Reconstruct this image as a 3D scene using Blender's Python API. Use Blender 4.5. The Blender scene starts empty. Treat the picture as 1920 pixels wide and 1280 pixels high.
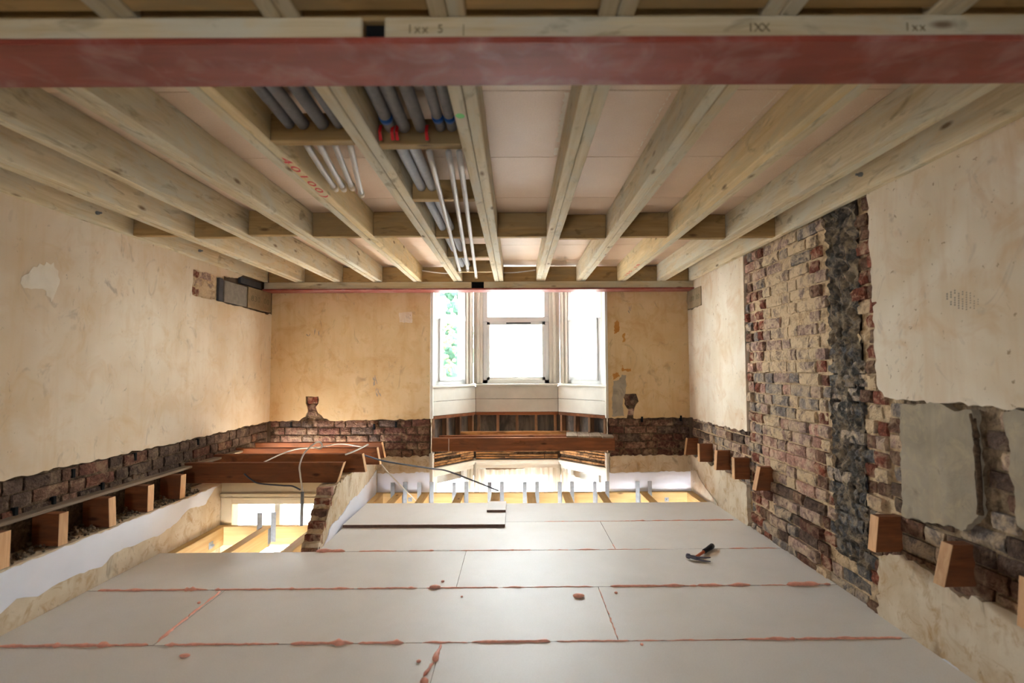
import bpy, bmesh, math, random
from mathutils import Vector, Matrix, noise

# ------------------------------------------------------------------ camera, world, light
S = bpy.context.scene
COL = S.collection
CAMZ = 1.21
F = 970.0
PITCH, ROLL = math.radians(2.95), math.radians(0.25)
cam = bpy.data.cameras.new('camera'); cam_o = bpy.data.objects.new('camera', cam); COL.objects.link(cam_o)
cam.sensor_width = 36.0; cam.lens = F / 1920 * 36.0; cam.shift_x = -7 / 1920
cam.clip_start = 0.02; cam.clip_end = 300
CR = Matrix.Rotation(math.pi / 2 + PITCH, 3, 'X') @ Matrix.Rotation(-ROLL, 3, 'Z')
cam_o.matrix_world = Matrix.Translation((0, 0, CAMZ)) @ CR.to_4x4()
cam.dof.use_dof = True; cam.dof.focus_distance = 4.3; cam.dof.aperture_fstop = 1.8
S.camera = cam_o

W = bpy.data.worlds.new('sky'); S.world = W; W.use_nodes = True
bg = W.node_tree.nodes['Background']
bg.inputs['Color'].default_value = (0.90, 0.95, 1.0, 1); bg.inputs['Strength'].default_value = 31.0
sun = bpy.data.lights.new('sun', 'SUN'); sun.energy = 9; sun.angle = math.radians(1.2); sun.color = (1, .93, .82)
sun_o = bpy.data.objects.new('sun', sun); COL.objects.link(sun_o)
sun_o.rotation_euler = (math.radians(-28), math.radians(6), 0)
def portal(loc, rot, sx, sy):
    l = bpy.data.lights.new('daylight_opening', 'AREA'); l.shape = 'RECTANGLE'; l.size = sx; l.size_y = sy
    l.cycles.is_portal = True
    o = bpy.data.objects.new('daylight_opening', l); COL.objects.link(o); o.location = loc; o.rotation_euler = rot
R90 = math.radians(90)
portal((0.03, 6.05, 1.65), (-R90, 0, 0), 1.9, 1.4)
portal((0.03, 6.05, -.45), (-R90, 0, 0), 1.9, 1.5)
portal((-.95, 5.75, 1.65), (-R90, 0, math.radians(48)), .9, 1.4)
portal((1.02, 5.75, 1.65), (-R90, 0, math.radians(-48)), .9, 1.4)
portal((-1.9, 5.5, -1.0), (-R90, 0, 0), 1.0, 2.4)
portal((-.4, -2.3, 1.3), (R90, 0, 0), .46, .64)  # portal for the added rear opening, unseen fill light
vs = S.view_settings
vs.view_transform = 'Standard'; vs.look = 'None'; vs.gamma = 1.0; vs.use_curve_mapping = False; vs.exposure = 0.62
S.cycles.max_bounces = 6; S.cycles.diffuse_bounces = 4; S.cycles.glossy_bounces = 2; S.cycles.transparent_max_bounces = 8
S.cycles.use_adaptive_sampling = True; S.cycles.adaptive_threshold = .2; S.cycles.adaptive_min_samples = 26
S.cycles.sample_clamp_indirect = 12; S.cycles.caustics_reflective = False; S.cycles.caustics_refractive = False

def ray(px, py):
    return CR @ Vector(((px - 967) / F, -(py - 640) / F, -1.0))
def at(px, py, axis, val):
    """photo pixel -> point on the plane axis == val (measured positions of marks, stubs and cables)"""
    d = ray(px, py); o = Vector((0, 0, CAMZ)); i = 'XYZ'.index(axis)
    return o + d * ((val - o[i]) / d[i])

# ------------------------------------------------------------------ node materials
def srgb(r, g, b):
    return tuple(((c / 255) / 12.92 if c / 255 <= .04045 else ((c / 255 + .055) / 1.055) ** 2.4) for c in (r, g, b))
class NT:
    def __init__(s, name):
        s.m = bpy.data.materials.new(name); s.m.use_nodes = True
        s.t = s.m.node_tree; s.n = s.t.nodes; s.b = s.n['Principled BSDF']
    def node(s, k, **kw):
        n = s.n.new(k)
        for a, v in kw.items():
            if a.startswith('i_'):
                key = a[2:]
                key = int(key) if key.isdigit() else key.replace('_', ' ')
                if isinstance(v, bpy.types.NodeSocket): s.t.links.new(v, n.inputs[key])
                else: n.inputs[key].default_value = v
            else: setattr(n, a, v)
        return n
    def coord(s, world, scale):
        if world: v = s.node('ShaderNodeNewGeometry').outputs['Position']
        else: v = s.node('ShaderNodeTexCoord').outputs['Object']
        mp = s.node('ShaderNodeMapping', i_Vector=v); mp.inputs['Scale'].default_value = scale
        return mp.outputs[0]
    def noise(s, vec, scale, detail=5, rough=.6, dist=0.0):
        return s.node('ShaderNodeTexNoise', i_Vector=vec, i_Scale=scale, i_Detail=min(detail, 3), i_Roughness=rough, i_Distortion=dist).outputs['Fac']
    def ramp(s, fac, lo, hi):
        return s.node('ShaderNodeMapRange', i_0=fac, i_1=lo, i_2=hi).outputs[0]
    def mix(s, fac, a, b, mode='MIX'):
        n = s.node('ShaderNodeMix', data_type='RGBA', blend_type=mode)
        for i, v in ((0, fac), (6, a), (7, b)):
            if isinstance(v, bpy.types.NodeSocket): s.t.links.new(v, n.inputs[i])
            else: n.inputs[i].default_value = v if i == 0 else (tuple(v) + (1,) if len(v) == 3 else v)
        return n.outputs[2]
    def math(s, op, a, b=0.0):
        n = s.node('ShaderNodeMath', operation=op)
        for i, v in ((0, a), (1, b)):
            if isinstance(v, bpy.types.NodeSocket): s.t.links.new(v, n.inputs[i])
            else: n.inputs[i].default_value = v
        return n.outputs[0]
    def out(s, col, rough=.85, bump=None, strength=.3, dist=.01, spec=.3):
        if isinstance(col, bpy.types.NodeSocket): s.t.links.new(col, s.b.inputs['Base Color'])
        else: s.b.inputs['Base Color'].default_value = tuple(col) + (1,)
        s.b.inputs['Roughness'].default_value = rough
        s.b.inputs['Specular IOR Level'].default_value = spec
        if bump is not None:
            bn = s.node('ShaderNodeBump', i_Height=bump, i_Strength=strength, i_Distance=dist)
            s.t.links.new(bn.outputs[0], s.b.inputs['Normal'])
        return s.m

def m_plain(name, col, rough=.6, var=.12, scale=8, spec=.3, metal=0):
    t = NT(name); v = t.coord(True, (1, 1, 1)); n = t.noise(v, scale)
    c = t.mix(t.ramp(n, .3, .7), [x * (1 - var) for x in col], [min(1, x * (1 + var)) for x in col])
    t.b.inputs['Metallic'].default_value = metal
    return t.out(c, rough, n, .1, .002, spec)

def m_wood(name, c1, c2, axis, knot=None, grain=14, mould=None, bump=.12, rough=.75):
    """long grain on the given axis, knots, grey-green weathering, every timber its own tone"""
    t = NT(name)
    info = t.node('ShaderNodeObjectInfo')
    sc = {'x': (.7, 1, 1), 'y': (1, .7, 1), 'z': (1, 1, .7)}[axis]
    off = t.node('ShaderNodeVectorMath', operation='SCALE'); t.t.links.new(info.outputs['Location'], off.inputs[0]); off.inputs['Scale'].default_value = 3.7
    pos = t.node('ShaderNodeVectorMath', operation='ADD')
    t.t.links.new(t.node('ShaderNodeTexCoord').outputs['Object'], pos.inputs[0]); t.t.links.new(off.outputs[0], pos.inputs[1])
    st = {'x': (.06, 1, 1), 'y': (1, .06, 1), 'z': (1, 1, .06)}[axis]
    mp = t.node('ShaderNodeMapping', i_Vector=pos.outputs[0]); mp.inputs['Scale'].default_value = st
    g = t.noise(mp.outputs[0], grain * 3, 6, .65, .6)
    c = t.mix(t.ramp(g, .3, .72), c1, c2)
    mp2 = t.node('ShaderNodeMapping', i_Vector=pos.outputs[0]); mp2.inputs['Scale'].default_value = {'x': (.35, 1, 1), 'y': (1, .35, 1), 'z': (1, 1, .35)}[axis]
    if mould:
        b = t.noise(mp2.outputs[0], 7, 5, .7, .6)
        c = t.mix(t.math('MULTIPLY', t.ramp(b, .45, .62), .8), c, mould)
        b2 = t.noise(mp2.outputs[0], 17, 4, .6, .8)
        c = t.mix(t.math('MULTIPLY', t.ramp(b2, .58, .74), .6), c, [x * .38 for x in c1])
    if knot:
        vo = t.node('ShaderNodeTexVoronoi', i_Vector=mp2.outputs[0], i_Scale=9.0); vo.feature = 'F1'
        k = t.ramp(vo.outputs['Distance'], .13, .05)
        c = t.mix(t.math('MULTIPLY', k, .85), c, knot)
    r = t.ramp(info.outputs['Random'], 0, 1)
    hs = t.node('ShaderNodeHueSaturation', i_Color=c)
    t.t.links.new(t.math('ADD', t.math('MULTIPLY', r, .22), .9), hs.inputs['Value'])
    return t.out(hs.outputs[0], rough, g, bump, .004)

def m_plaster(name, base, pale, ochre, dark, seedscale=1.0, stain=.5, rough=.9, fleck=.71):
    """old bared wall plaster: soft cloudy tone, ochre size stains, grey scuffs, flecks"""
    t = NT(name); v = t.coord(True, (seedscale,) * 3)
    n1 = t.noise(v, 1.7, 4, .6, .3); n2 = t.noise(v, 5.5, 6, .7, .7); n3 = t.noise(v, 18, 5, .7)
    c = t.mix(t.ramp(n1, .36, .62), base, pale)
    c = t.mix(t.math('MULTIPLY', t.ramp(n2, .50, .74), stain), c, ochre)
    n5 = t.noise(t.coord(True, (6, 6, .7)), 1.7, 4, .65)
    c = t.mix(t.math('MULTIPLY', t.ramp(n5, .50, .76), .38), c, ochre)
    n4 = t.noise(t.coord(True, (2.4, 2.4, 1.5)), 2.6, 5, .75, 1.3)
    c = t.mix(t.math('MULTIPLY', t.ramp(n4, .60, .76), .62), c, dark)
    n6 = t.noise(t.coord(True, (9, 9, 5)), 1.9, 3, .7, 2.5)
    c = t.mix(t.math('MULTIPLY', t.ramp(n6, .665, .76), .5), c, [x * .75 for x in dark])
    fl = t.noise(v, 34, 3, .6)
    c = t.mix(t.math('MULTIPLY', t.ramp(fl, fleck, fleck + .06), .75), c, [x * .42 for x in ochre])
    return t.out(c, rough, t.math('ADD', n3, t.math('MULTIPLY', n2, 2.0)), .16, .006, .15)

def m_brick(name, col, mortar, smear, var=.2):
    t = NT(name); info = t.node('ShaderNodeObjectInfo'); v = t.coord(True, (1, 1, 1))
    n = t.noise(v, 30, 6, .75); n2 = t.noise(v, 9.0, 5, .7, .8); n3 = t.noise(v, 90, 4, .7)
    c = t.mix(t.ramp(n, .3, .7), [x * .5 for x in col], [min(1, x * 1.45) for x in col])
    hs = t.node('ShaderNodeHueSaturation', i_Color=c)
    t.t.links.new(t.math('ADD', t.math('MULTIPLY', info.outputs['Random'], var * 2), 1 - var), hs.inputs['Value'])
    k = t.math('MULTIPLY', t.ramp(t.math('ADD', n2, t.math('MULTIPLY', n, .35)), .78 - smear * .38, .92 - smear * .30), min(1, .35 + smear))
    c = t.mix(k, hs.outputs[0], mortar)
    return t.out(c, .95, t.math('ADD', n, t.math('MULTIPLY', n3, .6)), .8, .016, .1)

def m_board(name, c1, c2, fleck, smudge, sc=1.0):
    t = NT(name); v = t.coord(True, (1, 1, 1)); info = t.node('ShaderNodeObjectInfo')
    n1 = t.noise(v, 2.2 * sc, 5, .6, .4); n2 = t.noise(v, 170, 3, .7); n3 = t.noise(v, 9, 5, .6)
    c = t.mix(t.ramp(n1, .3, .7), c1, c2)
    c = t.mix(t.math('MULTIPLY', t.ramp(n2, .4, .75), .35), c, fleck)
    c = t.mix(t.math('MULTIPLY', t.ramp(n3, .6, .8), .22), c, smudge)
    hs = t.node('ShaderNodeHueSaturation', i_Color=c)
    t.t.links.new(t.math('ADD', t.math('MULTIPLY', info.outputs['Random'], .08), .96), hs.inputs['Value'])
    return t.out(hs.outputs[0], .5, n2, .10, .001, .45)

MT = {}
TAN = srgb(186, 160, 126)
JC1, JC2, JK, JM = srgb(186, 166, 130), srgb(214, 198, 166), srgb(104, 76, 50), srgb(196, 190, 170)
for ax in 'xy':
    MT['joist_' + ax] = m_wood('new_timber_' + ax, JC1, JC2, ax, JK, 12, JM)
    MT['fresh_' + ax] = m_wood('fresh_timber_' + ax, srgb(190, 154, 96), srgb(208, 176, 122), ax, JK, 12, None)
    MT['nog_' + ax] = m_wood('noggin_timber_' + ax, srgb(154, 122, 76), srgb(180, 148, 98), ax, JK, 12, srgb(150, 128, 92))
    MT['mid_' + ax] = m_wood('mixed_timber_' + ax, srgb(200, 172, 122), srgb(222, 198, 154), ax, JK, 12, srgb(196, 180, 146))
    MT['old_' + ax] = m_wood('old_timber_' + ax, srgb(108, 60, 32), srgb(150, 92, 54), ax, srgb(60, 28, 14), 10, srgb(112, 70, 46))
MT['endgrain'] = m_wood('cut_end_timber', srgb(196, 148, 104), srgb(222, 180, 136), 'z', None, 18)
MT['dusty_old'] = m_wood('dusty_old_timber', srgb(116, 82, 58), srgb(150, 112, 82), 'z', None, 12, srgb(96, 76, 60))
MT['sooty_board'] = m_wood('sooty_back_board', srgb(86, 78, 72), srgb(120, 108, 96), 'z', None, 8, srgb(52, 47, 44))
MT['grey_wood'] = m_wood('weathered_batten', srgb(118, 100, 82), srgb(150, 132, 112), 'y', None, 12)
MT['lath'] = m_wood('lath_timber', srgb(150, 100, 56), srgb(206, 160, 106), 'x', None, 12, srgb(70, 48, 32))
MT['plaster'] = m_plaster('bare_plaster', srgb(206, 184, 156), srgb(220, 204, 182), srgb(200, 166, 120), srgb(150, 136, 122))
MT['plaster_shaded'] = m_plaster('shaded_plaster', srgb(204, 172, 126), srgb(214, 186, 144), srgb(188, 144, 88), srgb(150, 126, 98), 1.15, .6)  # window-wall plaster; the tan of its shade is put into the colour
MT['plaster_pale'] = m_plaster('pale_plaster', srgb(210, 192, 166), srgb(226, 214, 196), srgb(196, 158, 116), srgb(156, 140, 126), .9, .6, .9, .655)
MT['plaster_dirty'] = m_plaster('dirty_plaster', srgb(196, 176, 148), srgb(214, 200, 178), srgb(168, 132, 84), srgb(110, 92, 74), 2.0, .8)
MT['paint'] = m_plain('pale_blue_white_paint', srgb(224, 224, 232), .7, .04, 3)
MT['render_grey'] = m_plaster('grey_cement_render', srgb(146, 134, 116), srgb(164, 152, 134), srgb(190, 172, 138), srgb(108, 98, 88), 2.4, .45)
MT['core'] = m_plain('wall_core', srgb(120, 100, 82), .95, .2, 12)
MT['mortar'] = m_brick('lime_mortar', srgb(184, 156, 122), srgb(204, 178, 144), .5, .0)
MT['mortar_dark'] = m_brick('sooty_mortar', srgb(92, 74, 58), srgb(136, 112, 86), .3, .0)
MT['mortar_mid'] = m_brick('dusty_mortar', srgb(140, 120, 98), srgb(176, 154, 124), .4, .0)
MT['soot_bed'] = m_brick('soot_coating', srgb(84, 79, 74), srgb(142, 124, 102), .48, .0)
for k, c, mo, sm in (('red', (128, 74, 58), (184, 158, 130), .34), ('brown', (116, 86, 70), (156, 132, 106), .30), ('mauve', (150, 124, 112), (198, 172, 142), .48),
                     ('sandy', (142, 122, 109), (202, 176, 142), .74), ('grey', (128, 117, 110), (194, 170, 140), .46), ('soot', (92, 90, 90), (146, 130, 112), .45),
                     ('pink', (166, 126, 110), (202, 176, 148), .42), ('dark', (92, 74, 64), (132, 112, 90), .30), ('darkred', (104, 70, 58), (142, 118, 92), .34)):
    MT['brick_' + k] = m_brick('brick_' + k, srgb(*c), srgb(*mo), sm)
MT['floor_board'] = m_board('floor_chipboard', srgb(212, 207, 200), srgb(222, 218, 213), srgb(188, 179, 169), srgb(194, 187, 179))
MT['board_edge'] = m_plain('chipboard_edge', srgb(110, 84, 74), .9, .2, 60)
MT['deck_board'] = m_board('deck_chipboard', srgb(206, 176, 148), srgb(216, 190, 164), srgb(176, 140, 110), srgb(196, 164, 136))
MT['foam'] = m_plain('pink_foam', srgb(236, 172, 152), .7, .14, 40)
MT['pvc'] = m_plain('white_window_frame', srgb(206, 206, 204), .4, .03, 3, .4)
MT['oldpaint'] = m_plain('old_white_paint', srgb(208, 202, 190), .6, .06, 6)
MT['cream'] = m_plain('cream_paint', srgb(192, 172, 138), .6, .06, 6)
MT['black'] = m_plain('black_rubber', srgb(34, 32, 36), .5, .2, 30)
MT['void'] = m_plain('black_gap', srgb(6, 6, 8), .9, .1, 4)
MT['insul'] = m_plain('grey_foam_insulation', srgb(124, 120, 120), .8, .10, 50)
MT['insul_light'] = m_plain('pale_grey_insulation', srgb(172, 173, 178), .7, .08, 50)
MT['conduit'] = m_plain('grey_plastic_pipe', srgb(170, 162, 154), .45, .05, 12)
MT['cap'] = m_plain('pipe_end_cap', srgb(184, 166, 140), .6, .08, 20)
MT['tape'] = m_plain('blue_tape', srgb(26, 84, 164), .4, .08, 20)
MT['tag'] = m_plain('red_tag', srgb(214, 40, 44), .5, .08, 20)
MT['ink_red'] = m_plain('red_crayon', srgb(206, 84, 84), .8, .2, 60)
MT['ink'] = m_plain('pencil_ink', srgb(112, 100, 74), .8, .2, 60)
MT['green'] = m_plain('green_mark', srgb(96, 190, 96), .6, .15, 60)
MT['galv'] = m_plain('galvanised_steel', srgb(128, 130, 132), .5, .15, 40, .5, .3)
MT['steel'] = m_plain('hammer_steel', srgb(96, 94, 108), .35, .15, 40, .5, .6)
MT['orange'] = m_plain('orange_handle', srgb(196, 96, 58), .45, .08, 30)
MT['cable_white'] = m_plain('white_cable', srgb(214, 208, 198), .5, .05, 20)
MT['cable_dark'] = m_plain('dark_cable', srgb(66, 68, 78), .5, .05, 20)
MT['stone'] = m_plain('concrete_padstone', srgb(134, 126, 116), .9, .15, 20)
MT['stone_warm'] = m_plain('brown_concrete_padstone', srgb(140, 120, 92), .9, .12, 20)
MT['slate'] = m_plain('slate_packer', srgb(72, 72, 76), .7, .15, 20)
MT['rubble'] = m_brick('rubble_dust', srgb(112, 96, 80), srgb(158, 138, 112), .4, .3)
MT['filler'] = m_plaster('white_filler', srgb(216, 204, 186), srgb(226, 216, 200), srgb(214, 198, 170), srgb(196, 184, 166), 3.0, .4)
MT['stain'] = m_plaster('rust_stain', srgb(186, 128, 62), srgb(200, 150, 84), srgb(160, 96, 40), srgb(140, 96, 60), 3.0, .4)
MT['scuff'] = m_plain('rubber_scuff', srgb(150, 138, 124), .9, .15, 60)
MT['pavement'] = m_plain('pale_pavement', srgb(150, 146, 142), .9, .08, 1)
MT['render_white'] = m_plain('white_render', srgb(228, 226, 222), .9, .05, 1)
MT['roof_tile'] = m_plain('grey_roof_tile', srgb(34, 34, 38), .9, .12, 2)
MT['leaf'] = m_plain('tree_leaves', srgb(44, 74, 56), .8, .35, 3)
MT['hedge'] = m_plain('hedge_leaves', srgb(72, 78, 48), .8, .35, 5)
MT['dark_glass'] = m_plain('far_window_glass', srgb(36, 40, 48), .4, .1, 2)
MT['lower_floor'] = m_plain('lower_room_floor', srgb(96, 82, 68), .8, .1, 3)
MT['cream_wall'] = m_plain('lower_room_paint', srgb(226, 216, 198), .8, .05, 2)

def m_steel():
    t = NT('red_oxide_steel'); v = t.coord(True, (.35, 2.2, 2.2))
    n = t.noise(v, 5, 6, .65, .3); n2 = t.noise(t.coord(True, (1, 1, 1)), 7, 5, .6, .6); n3 = t.noise(t.coord(True, (.25, 9, 9)), 6, 4, .7)
    c = t.mix(t.ramp(n, .3, .7), srgb(118, 50, 38), srgb(146, 68, 54))
    c = t.mix(t.math('MULTIPLY', t.ramp(n2, .48, .72), .55), c, srgb(168, 128, 122))
    c = t.mix(t.math('MULTIPLY', t.ramp(n3, .62, .72), .35), c, srgb(176, 92, 66))
    return t.out(c, .5, n3, .1, .002, .4)
MT['red_steel'] = m_steel()
def m_glass():
    t = NT('window_glass')
    tr = t.node('ShaderNodeBsdfTransparent'); tr.inputs[0].default_value = (.97, .99, .98, 1)
    gl = t.node('ShaderNodeBsdfGlossy'); gl.inputs['Roughness'].default_value = .02
    mx = t.node('ShaderNodeMixShader', i_0=.05); t.t.links.new(tr.outputs[0], mx.inputs[1]); t.t.links.new(gl.outputs[0], mx.inputs[2])
    t.t.links.new(mx.outputs[0], t.n['Material Output'].inputs[0]); return t.m
MT['glass'] = m_glass()
def m_net():
    t = NT('net_curtain'); w = t.noise(t.coord(True, (30, 30, .6)), 1, 3, .6)
    c = t.mix(t.ramp(w, .35, .65), srgb(214, 196, 176), srgb(246, 240, 230))
    df = t.node('ShaderNodeBsdfTranslucent'); t.t.links.new(c, df.inputs[0])
    d2 = t.node('ShaderNodeBsdfDiffuse'); t.t.links.new(c, d2.inputs[0])
    m1 = t.node('ShaderNodeMixShader', i_0=.4); t.t.links.new(df.outputs[0], m1.inputs[1]); t.t.links.new(d2.outputs[0], m1.inputs[2])
    tr = t.node('ShaderNodeBsdfTransparent'); m2 = t.node('ShaderNodeMixShader', i_0=.3)
    t.t.links.new(m1.outputs[0], m2.inputs[1]); t.t.links.new(tr.outputs[0], m2.inputs[2])
    t.t.links.new(m2.outputs[0], t.n['Material Output'].inputs[0]); return t.m
MT['net'] = m_net()

# ------------------------------------------------------------------ mesh helpers
def wloc(p):
    v = Vector((0, 0, 0))
    while p is not None: v += Vector(p.location); p = p.parent
    return v
def link(name, me, mat, parent=None, loc=(0, 0, 0)):
    o = bpy.data.objects.new(name, me); COL.objects.link(o)
    if mat is not None and not me.materials: me.materials.append(MT[mat])
    o.parent = parent
    o.location = Vector(loc) - (wloc(parent) if parent else Vector((0, 0, 0)))
    return o
def obj(name, bm, mat, parent=None, smooth=False):
    """bmesh in world coordinates -> one object whose origin is its base centre"""
    bmesh.ops.recalc_face_normals(bm, faces=bm.faces)
    lo = Vector([min(v.co[i] for v in bm.verts) for i in range(3)]); hi = Vector([max(v.co[i] for v in bm.verts) for i in range(3)])
    org = Vector(((lo.x + hi.x) / 2, (lo.y + hi.y) / 2, lo.z))
    for v in bm.verts: v.co -= org
    if smooth:
        for f in bm.faces: f.smooth = True
    me = bpy.data.meshes.new(name); bm.to_mesh(me); bm.free()
    if isinstance(mat, (list, tuple)):
        for m in mat: me.materials.append(MT[m])
        return link(name, me, None, parent, org)
    return link(name, me, mat, parent, org)
def tag(o, label, cat, group=None, kind=None):
    o['label'] = label; o['category'] = cat
    if group: o['group'] = group
    if kind: o['kind'] = kind
    return o
def empty(name, loc=(0, 0, 0)):
    o = bpy.data.objects.new(name, None); COL.objects.link(o); o.location = loc; o.empty_display_size = .1
    return o
def thing(name, loc, label, cat, group=None, kind=None):
    return tag(empty(name, loc), label, cat, group, kind)
def struct(o): o['kind'] = 'structure'; return o
def NB(): return bmesh.new()
def bx(bm, x0, x1, y0, y1, z0, z1, f=None, bev=0.0, mi=0):
    vs_ = [(x, y, z) for x in (x0, x1) for y in (y0, y1) for z in (z0, z1)]
    v = [bm.verts.new(f(*c) if f else c) for c in vs_]
    fs = [bm.faces.new([v[i] for i in q]) for q in ((0, 1, 3, 2), (4, 6, 7, 5), (0, 4, 5, 1), (2, 3, 7, 6), (0, 2, 6, 4), (1, 5, 7, 3))]
    for q in fs: q.material_index = mi
    if bev:
        es = list({e for q in fs for e in q.edges})
        bmesh.ops.bevel(bm, geom=es, offset=bev, segments=1, affect='EDGES', profile=.5)
    return v
def box(name, mat, x0, x1, y0, y1, z0, z1, parent=None, bev=.003, f=None):
    bm = NB(); bx(bm, x0, x1, y0, y1, z0, z1, f, bev); return obj(name, bm, mat, parent)
def tube(bm, pts, r, seg=8, rf=None):
    pts = [Vector(p) for p in pts]; rings = []
    for i, p in enumerate(pts):
        t = (pts[min(i + 1, len(pts) - 1)] - pts[max(i - 1, 0)]).normalized()
        a = t.cross(Vector((0, 0, 1)));
        if a.length < .05: a = t.cross(Vector((1, 0, 0)))
        a.normalize(); b = t.cross(a)
        rr = rf(i) if rf else r
        rings.append([bm.verts.new(p + (a * math.cos(2 * math.pi * k / seg) + b * math.sin(2 * math.pi * k / seg)) * rr) for k in range(seg)])
    for i in range(len(rings) - 1):
        for k in range(seg): bm.faces.new((rings[i][k], rings[i][(k + 1) % seg], rings[i + 1][(k + 1) % seg], rings[i + 1][k]))
    bm.faces.new(rings[0]); bm.faces.new(rings[-1])
def spline(pts, n=8):
    pts = [Vector(p) for p in pts]; out = []
    for i in range(len(pts) - 1):
        p0, p1, p2, p3 = pts[max(i - 1, 0)], pts[i], pts[i + 1], pts[min(i + 2, len(pts) - 1)]
        for k in range(n):
            t = k / n
            out.append(.5 * ((2 * p1) + (p2 - p0) * t + (2 * p0 - 5 * p1 + 4 * p2 - p3) * t * t + (3 * p1 - p0 - 3 * p2 + p3) * t ** 3))
    return out + [pts[-1]]
def ragged(pts, flags, step=.02, amp=.006, seed=0):
    """outline; sides whose flag is set get a broken edge"""
    rn = random.Random(seed); out = []
    for i, p in enumerate(pts):
        q = pts[(i + 1) % len(pts)]; out.append(tuple(p))
        if flags[i]:
            L = math.hypot(q[0] - p[0], q[1] - p[1]); n = max(1, int(L / step)); nx, ny = -(q[1] - p[1]) / L, (q[0] - p[0]) / L
            for k in range(1, n):
                t = k / n; a = (rn.random() - .5) * 2 * amp + noise.noise(Vector((p[0] + k * .37, p[1] + seed, 1.3))) * amp * 1.6
                out.append((p[0] + (q[0] - p[0]) * t + nx * a, p[1] + (q[1] - p[1]) * t + ny * a))
    return out
# wall frames: (along, height, out of the wall) -> world
def fl(X): return (lambda u, v, o: (X + o, u, v)), math.pi / 2
def fr(X): return (lambda u, v, o: (X - o, u, v)), -math.pi / 2
def fb(Y): return (lambda u, v, o: (u, Y - o, v)), 0.0
def slab(name, mat, poly, fm, o0, o1, parent):
    bm = NB(); a = [bm.verts.new(fm(u, v, o0)) for u, v in poly]; b = [bm.verts.new(fm(u, v, o1)) for u, v in poly]
    bm.faces.new(a); bm.faces.new(b); n = len(poly)
    for i in range(n): bm.faces.new((a[i], a[(i + 1) % n], b[(i + 1) % n], b[i]))
    return obj(name, bm, mat, parent)
def bed(name, mat, fm, u0, u1, v0, v1, out, amp, parent, res=.022, sc=9.0, seed=0, ridge=False):
    nu, nv = max(2, int((u1 - u0) / res)), max(2, int((v1 - v0) / res)); bm = NB(); g = []
    for i in range(nu + 1):
        row = []
        for j in range(nv + 1):
            u = u0 + (u1 - u0) * i / nu; v = v0 + (v1 - v0) * j / nv
            p = Vector((u * sc, v * sc, seed)); h = noise.noise(p) * .6 + noise.noise(p * 2.7) * .4 + noise.noise(p * 6) * .2
            if ridge: h = .5 - 2.2 * abs(noise.noise(p)) + noise.noise(p * 3.1) * .6
            row.append(bm.verts.new(fm(u, v, out + h * amp)))
        g.append(row)
    for i in range(nu):
        for j in range(nv): bm.faces.new((g[i][j], g[i + 1][j], g[i + 1][j + 1], g[i][j + 1]))
    return obj(name, bm, mat, parent, smooth=True)
BM = {}
def brick_mesh(kind, var):
    if (kind, var) in BM: return BM[kind, var]
    rn = random.Random(hash_of(kind) + var); L = {'s': .212, 'h': .100, 'q': .062}[kind[0]]; rough = .013 if 'b' in kind else .0032
    H = .064; nx, nz = {'s': 5, 'h': 3, 'q': 2}[kind[0]], 3; bm = NB(); fr_, bk = [], []
    for i in range(nx + 1):
        a, b = [], []
        for j in range(nz + 1):
            x = -L / 2 + L * i / nx; z = -H / 2 + H * j / nz
            edge = (i in (0, nx)) + (j in (0, nz)); jx, jz = (rn.random() - .5) * .006, (rn.random() - .5) * .005
            dep = edge * .0035 + (rn.random() - .45) * rough
            a.append(bm.verts.new((x + jx - (x * .02 if edge else 0), dep, z + jz))); b.append(bm.verts.new((x, .05, z)) if edge else None)
        fr_.append(a); bk.append(b)
    for i in range(nx):
        for j in range(nz): bm.faces.new((fr_[i][j], fr_[i + 1][j], fr_[i + 1][j + 1], fr_[i][j + 1]))
        for j in (0, nz): bm.faces.new((fr_[i][j], fr_[i + 1][j], bk[i + 1][j], bk[i][j]))
    for j in range(nz):
        for i in (0, nx): bm.faces.new((fr_[i][j], fr_[i][j + 1], bk[i][j + 1], bk[i][j]))
    bmesh.ops.recalc_face_normals(bm, faces=bm.faces)
    me = bpy.data.meshes.new('brick'); bm.to_mesh(me); bm.free(); me.materials.append(MT['brick_red']); BM[kind, var] = me
    return me
def hash_of(s): return sum(ord(c) * (i + 7) for i, c in enumerate(s))
def lay(parent, fm, rot, kind, mat, u, v, out, sx=1.0, rn=random):
    o = link('brick', brick_mesh(kind, rn.randrange(6)), None, parent, fm(u, v, out))
    o.rotation_euler = (rn.uniform(-.03, .03), rn.uniform(-.02, .02), rot + rn.uniform(-.03, .03)); o.scale = (sx, 1, rn.uniform(.94, 1.04))
    o.material_slots[0].link = 'OBJECT'; o.material_slots[0].material = MT['brick_' + mat]
    return o
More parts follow.
